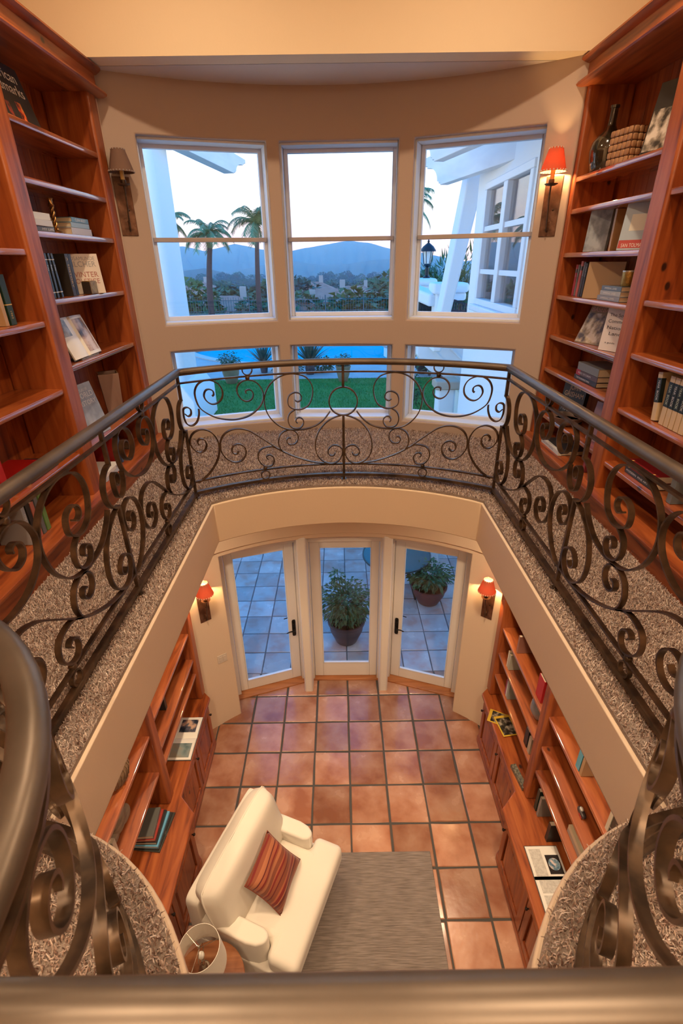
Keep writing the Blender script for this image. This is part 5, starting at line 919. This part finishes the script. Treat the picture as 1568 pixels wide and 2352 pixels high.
obj('glass', MB().lathe([(.075, .34), (.115, .61)], n=6), nmat('lantern_glass', (.75, .78, .76), .2), t, local=True); obj('roof', MB().lathe([(.20, .61), (.19, .64), (.13, .72), (.05, .78), (.02, .80), (.03, .83), (.012, .86), (.008, .93)], n=20), lm, t, local=True, smooth=40)
# palms
PALM = nmat('palm_frond', (.05, .20, .10), .6, var=(2, (.14, .26, .12))); TRUNK = nmat('palm_trunk', (.10, .075, .075), .9, var=(6, (.06, .045, .05), (1, 1, 5)))
def palm(label, base, top, n, fl, seed, rt=.2, arc=None):
    rs = random.Random(seed); base.z = GZ+.02; t = thing('palm_tree', label, 'palm tree', base); h = top.z-base.z; dx_ = top.x-base.x
    obj('trunk', MB().tube([(dx_*(f**2), 0, h*f) for f in [i/10 for i in range(11)]], [rt*(1.25-.4*i/10) for i in range(11)], 12), TRUNK, t, local=True, smooth=60)
    obj('crownshaft', MB().lathe([(rt*.8, h-.1), (rt*1.15, h+.25), (rt*.8, h+.7), (.05, h+1.0)], (dx_, 0, 0), 14), nmat('palm_shaft', (.12, .15, .07), .7), t, local=True, smooth=60)
    for k in range(n):
        a = 2*math.pi*k/n+rs.uniform(-.25, .25) if arc is None else R(arc[0]+(arc[1]-arc[0])*k/(n-1)); el = rs.uniform(.25, 1.3); L_ = fl*rs.uniform(.8, 1.1); pts_ = []; p = Vector((dx_, 0, h+.7)); d = Vector((math.cos(a)*math.cos(el), math.sin(a)*math.cos(el), math.sin(el)))
        for i in range(13):
            pts_.append(p.copy()); p = p+d*(L_/12); d = (d+Vector((0, 0, -.15-.10*i/12))).normalized()
        mb = MB().tube(pts_, [.03*(1-i/14) for i in range(13)], 5)
        for i in range(2, 13):
            tg = (pts_[i]-pts_[i-1]).normalized(); sdv = tg.cross(Vector((0, 0, 1))); sdv = sdv.normalized() if sdv.length > .01 else Vector((1, 0, 0))
            for f in (0, .2, .4, .6, .8):
                q_ = pts_[i-1].lerp(pts_[i], f); ll = L_*.24*(1-.5*abs(i-7)/7)
                for sg in (-1, 1):
                    e_ = q_+sdv*sg*ll*.75+tg*ll*.5-Vector((0, 0, ll*rs.uniform(.25, .7))); w_ = tg*.022; k0 = len(mb.v); mb.add([q_-w_, q_+w_, e_+w_*.2, e_-w_*.2], [(0, 1, 2, 3)])
        me = bpy.data.meshes.new('frond'); me.from_pydata([tuple(v) for v in mb.v], [], mb.f); me.materials.append(PALM); o = bpy.data.objects.new('frond', me); COL.objects.link(o); o.parent = t
palm('shorter palm with drooping crown left of centre in the left window', at(487, 729, 39.8), at(482, 568, 39.8), 24, 2.15, 3)
palm('taller palm with a slim dark trunk at the right of the left window', at(597, 726, 40.6), at(590, 545, 40.6), 24, 2.3, 9, .17)
palm('palm almost hidden behind the white pier, one frond showing', at(385, 729, 41), at(385, 540, 41), 18, 2.0, 5)
palm('palm hidden by the wall between two windows, one arching frond showing', at(930, 726, 36), at(934, 512, 36), 9, 2.3, 12, arc=(-70, 70))
# spiky plants and garden pots
AG = nmat('agave_leaf', (.06, .12, .10), .55, var=(3, (.10, .16, .12)))
def agave(label, x, y, r, n=46):
    t = thing('spiky_plant', label, 'plant', (x, y, GZ)); mb = MB()
    for k in range(n):
        a = 2*math.pi*k*.618; e = R(18+65*(k/n)); L_ = r*random.uniform(.75, 1.15); d = Vector((math.cos(a)*math.cos(e), math.sin(a)*math.cos(e), math.sin(e))); s_ = Vector((-math.sin(a), math.cos(a), 0))*.05*r; k0 = len(mb.v)
        b = d*L_*.5; mb.add([-s_, s_, b+s_*.8, d*L_-Vector((0, 0, .05*r)), b-s_*.8], [(0, 1, 2, 3, 4)])
        if k % 2 == 0 and k < 40:
            pass
    o = obj('leaf_rosette', mb.mesh('leaf_rosette'), AG, t, local=True); o['kind'] = 'stuff'; o.location = (0, 0, .35*r); obj('trunk', MB().lathe([(.12*r, 0), (.15*r, .2*r), (.1*r, .5*r)], n=10), TRUNK, t, local=True); return t
agave('spiky grey-green yucca by the pool in the left window', -2.75, 18.4, .95); agave('larger spiky yucca by the pool in the middle window', -1.05, 18.0, 1.15, 60)
for i, (x, y) in enumerate(((-2.1, 18.6), (-1.7, 18.3), (-.6, 18.4))): 
    t = thing('border_shrub', ('low dark shrub left of the yuccas', 'low dark shrub between the two yuccas', 'low dark shrub right of the larger yucca')[i], 'shrub', (x, y, GZ)); leaves(260, shell((0, 0, .25), (.38, .3, .28), .3), .16, LEAF2, parent=t)['kind'] = 'stuff'
POTC = (.40, .27, .18)
potted('terracotta urn with a clipped bush by the lawn, left window', -3.62, 16.75, GZ, .30, .62, POTC, ((.36, .36, .24), .20), LEAF2, 'garden_urn', 4, 420, .10)
potted('terracotta urn with a round bush by the lawn, middle window', .12, 16.8, GZ, .24, .52, POTC, ((.26, .26, .24), .22), LEAF2, 'garden_urn', 4, 380, .09)
t = thing('fire_pit', 'dark metal fire bowl on the paving, low right window', 'bowl', (2.95, 17.9, GZ)); obj('bowl', MB().lathe([(.15, 0), (.2, .15), (.42, .35), (.45, .45), (.38, .45), (.1, .25)], n=28), nmat('dark_bowl', (.06, .05, .05), .5), t, local=True, smooth=40)
t = thing('lawn_sapling', 'slender leafy sapling at the lawn edge, low right window', 'shrub', (1.95, 13.2, GZ)); obj('stem', MB().tube([(0, 0, 0), (.04, 0, .5), (.02, .02, 1.0)], [.015, .012, .006], 6), col((.10, .07, .04), .8), t, local=True); leaves(220, shell((.02, 0, .55), (.22, .2, .5), .2), .12, LEAF2, parent=t)['kind'] = 'stuff'
for i, (x, y_) in enumerate(((1035, 13.9),)): pass
for i, (px_, Yp, hh) in enumerate(((1000, 17.5, 3.6), (1030, 16.6, 3.7), (1062, 17.2, 3.9))):
    c_ = at(px_, 650, Yp); t = thing('tall_bush', ('feathery tall bush nearest the lantern', 'feathery tall bush behind the buttress', 'feathery tall bush right of the buttress')[i], 'shrub', (c_.x, Yp, GZ)); leaves(700, shell((0, 0, hh*.55), (.75, .7, hh*.47), .3), .38, LEAF2, parent=t, ratio=.16, droop=-.2)['kind'] = 'stuff'; obj('stem', MB().tube([(0, 0, 0), (0, 0, hh*.6)], .05, 6), TRUNK, t, local=True)
# fence
t = thing('garden_fence', 'long dark iron picket fence at the end of the garden', 'fence', (0, 42, GZ)); fm = nmat('fence_iron', (.05, .12, .16), .5, .3)
for z in (.15, .95): obj('rail', MB().box(-16, 14, -.02, .02, z, z+.05), fm, t, local=True)
pk = MB()
for i in range(150): x = -16+.2*i; pk.box(x-.015, x+.015, -.015, .015, 0, 1.15+.08*(i % 2))
o = obj('pickets', pk.mesh('pickets'), fm, t, local=True); o['kind'] = 'stuff'
for i in range(11): obj('post', MB().box(-16+3*i-.05, -16+3*i+.05, -.05, .05, 0, 1.3), fm, t, local=True)
tag(struct('ground', MB().box(-30, 30, 34, 43, .5, GZ), nmat('dry_garden_soil', (.10, .12, .07), .9, var=(1, (.14, .11, .07)))), 'bare ground under the palms', 'ground')
# valley, hills
VAL = nmat('valley_floor', (.05, .10, .06), .95, var=(.05, (.10, .10, .07)))
def gz(Y): return -3-8*min(1, max(0, (Y-45)/150))
mb = MB(); ys = [43, 60, 90, 130, 180, 260, 380, 520]; mb.add([(x, y, gz(y)) for y in ys for x in (-500, 0, 500)], [(j*3+i, j*3+i+1, j*3+i+4, j*3+i+3) for j in range(len(ys)-1) for i in range(2)]); tag(struct('valley', mb, VAL), 'wooded valley floor beyond the garden', 'ground')
def ridge(name, label, Y, pxs, c1, c2):
    mb = MB(); xs = np.linspace(pxs[0][0], pxs[-1][0], 150); yy = np.interp(xs, [p[0] for p in pxs], [p[1] for p in pxs]); rs = np.random.default_rng(int(Y)); nz = np.cumsum(rs.normal(0, .55, 150)); nz -= np.linspace(nz[0], nz[-1], 150); n = 0; V = []
    for i, (x, y) in enumerate(zip(xs, yy)):
        p = at(x, y+nz[i]*.5, Y); h = p.z; jit = rs.normal(0, .06)
        for f, hf in ((-.42, -20), (-.28, None), (-.12, None), (0, None), (.25, -20)):
            k = {-.28: .28+jit, -.12: .66+jit, 0: 1}.get(f); z = hf if k is None else -20+(h+20)*k; V.append((p.x*(1+f), Y*(1+f)+(rs.normal(0, .02)*Y if k not in (1, None) else 0), z))
    m = 5; mb.add(V, [(i*m+j, (i+1)*m+j, (i+1)*m+j+1, i*m+j+1) for i in range(149) for j in range(4)]); tag(struct(name, mb, nmat(name+'_scrub', c1, 1, var=(.02, c2)), smooth=180), label, 'hill')
ridge('mountain_ridge_far', 'pale blue far mountain ridge on the horizon', 1500, [(250, 572), (420, 566), (470, 578), (540, 560), (600, 574), (663, 578), (700, 570), (745, 562), (800, 553), (850, 560), (897, 573), (950, 578), (1010, 590), (1060, 600), (1150, 590), (1300, 585)], (.17, .20, .20), (.12, .16, .17))
ridge('mountain_ridge_middle', 'blue middle ridge below the far mountains', 850, [(250, 625), (420, 617), (520, 627), (600, 612), (670, 602), (740, 609), (800, 606), (850, 598), (897, 594), (960, 602), (1050, 612), (1300, 600)], (.13, .16, .15), (.09, .13, .12))
ridge('hill_near', 'violet near hill above the valley trees', 520, [(250, 640), (425, 622), (468, 615), (505, 624), (560, 650), (620, 656), (700, 648), (800, 645), (860, 628), (897, 620), (960, 625), (1300, 620)], (.13, .12, .10), (.09, .10, .08))
# trees and houses in the valley
TL = [nmat('valley_tree_%d' % i, c, .8, var=(.6, c2)) for i, (c, c2) in enumerate((((.03, .11, .06), (.06, .15, .07)), ((.05, .13, .045), (.09, .16, .05)), ((.025, .09, .075), (.04, .12, .09))))]
CR = []
for k in range(4):
    V = []; F = []
    for b in range(6):
        c = Vector((random.uniform(-.5, .5), random.uniform(-.5, .5), random.uniform(.35, 1.0))); r = random.uniform(.38, .62)
        g = shell(c, (r, r, r*.85), .75)
        for q in range(330):
            p, d = g(q); p = Vector(p); d = Vector(d).normalized(); l = d.cross(Vector((random.uniform(-1, 1), random.uniform(-1, 1), 1))).normalized(); s_ = .13; i0 = len(V); V += [p-l*s_*.5, p+l*s_*.5, p+d*s_+Vector((0, 0, -.03))]; F.append((i0, i0+1, i0+2))
    me = bpy.data.meshes.new('crown'); me.from_pydata([tuple(v) for v in V], [], F); CR.append(me)
TK = MB().tube([(0, 0, -.3), (0, 0, .7)], .06, 6).mesh('trunk'); TK.materials.append(TRUNK)
CM = []
for k, me in enumerate(CR):
    for j, m_ in enumerate(TL): m2 = me.copy(); m2.materials.append(m_); CM.append(m2)
def tree(x, y, z, s, k, label, group=None, name='valley_tree'):
    t = thing(name, label, 'tree', (x, y, z), group=group); t.scale = (s, s, s*random.uniform(.85, 1.2)); t.rotation_euler = (0, 0, random.uniform(0, 6))
    for nm, me in (('crown', CM[k % len(CM)]), ('trunk', TK)): o = bpy.data.objects.new(nm, me); COL.objects.link(o); o.parent = t
PL = []
for i in range(9000):
    Y = 56+random.random()**1.6*330; px_ = random.uniform(400, 1080); v = ray(px_, 640); x = CAMP.x+v.x/v.y*Y; q = random.uniform(3.6, 6.2)*(1+.25*(Y > 200))
    if any(abs(px_-hx) < 26 and Y < hy+6 for hx, hy in ((522, 66), (752, 70), (707, 95), (690, 60), (815, 110), (452, 120))): continue
    if len(PL) < 190 and all((x-a_)**2+(Y-b_)**2 > (.72*(q+c_))**2 for a_, b_, c_ in PL): PL.append((x, Y, q)); tree(x, Y, gz(Y)-.3, q, random.randrange(12), 'bluish green tree among many in the valley', 'trees in the valley')
c_ = at(852, 690, 52); tree(c_.x, 52, gz(52)-.5, 5.6, 3, 'tall round dark tree in the middle window, right of the rooftops', name='round_tree')
c_ = at(462, 700, 50); tree(c_.x, 50, gz(50)-1.0, 4.6, 4, 'broad olive tree next to the white pier in the left window', name='olive_tree')
WALLH = nmat('house_stucco', (.46, .40, .38), .9); ROOFH = nmat('clay_roof', (.50, .24, .18), .9, var=(1, (.40, .18, .13)))
def house(label, px_, py_, Y, w, d, h):
    c_ = at(px_, py_, Y); t = thing('house', label, 'house', (c_.x, Y, c_.z-h)); obj('wall', MB().box(-w/2, w/2, -d/2, d/2, -3, h), WALLH, t, local=True)
    o_ = .4; obj('roof', MB().add([(-w/2-o_, -d/2-o_, h), (w/2+o_, -d/2-o_, h), (w/2+o_, d/2+o_, h), (-w/2-o_, d/2+o_, h), (-w/2+d/2.2, 0, h+d*.24), (w/2-d/2.2, 0, h+d*.24)], [(0, 1, 5, 4), (1, 2, 5), (2, 3, 4, 5), (3, 0, 4), (3, 2, 1, 0)]), ROOFH, t, local=True)
    obj('chimney', MB().box(w*.2, w*.2+.7, -.3, .4, h, h+d*.24+1.0), WALLH, t, local=True)
    for k in range(3): f = obj('window', MB().box(-w/2+w*(k+.7)/3.6-.5, -w/2+w*(k+.7)/3.6+.5, -d/2-.05, -d/2+.02, h-1.9, h-.7), col((.05, .08, .12), .2), t, local=True)
house('pink-roofed house behind the fence in the left window', 522, 713, 66, 9, 7, 3.2); house('house with a white chimney and clay roof, middle window', 752, 690, 70, 8, 6, 3.0); house('long house with pale walls left of centre, middle window', 707, 668, 95, 10, 6, 3.0)
house('small clay-roofed house low in the middle window', 690, 712, 60, 5, 4.5, 2.6); house('distant house right of the chimney house', 815, 674, 110, 9, 6, 3); house('pale house at the left edge of the valley', 452, 664, 120, 9, 6, 3.2)

# evening haze lying over the valley
hz = bpy.data.materials.new('evening_haze'); hz.use_nodes = True; t_ = hz.node_tree; t_.nodes.clear(); o_ = t_.nodes.new('ShaderNodeOutputMaterial'); v_ = t_.nodes.new('ShaderNodeVolumeScatter'); v_.inputs['Color'].default_value = (.32, .66, 1, 1); v_.inputs['Density'].default_value = .0011; v_.inputs['Anisotropy'].default_value = .1; t_.links.new(v_.outputs[0], o_.inputs['Volume'])
tag(obj('haze', MB().box(-1100, 1100, 48, 1480, -40, 70), hz), 'thin blue evening haze over the valley and hills', 'haze', kind='stuff')
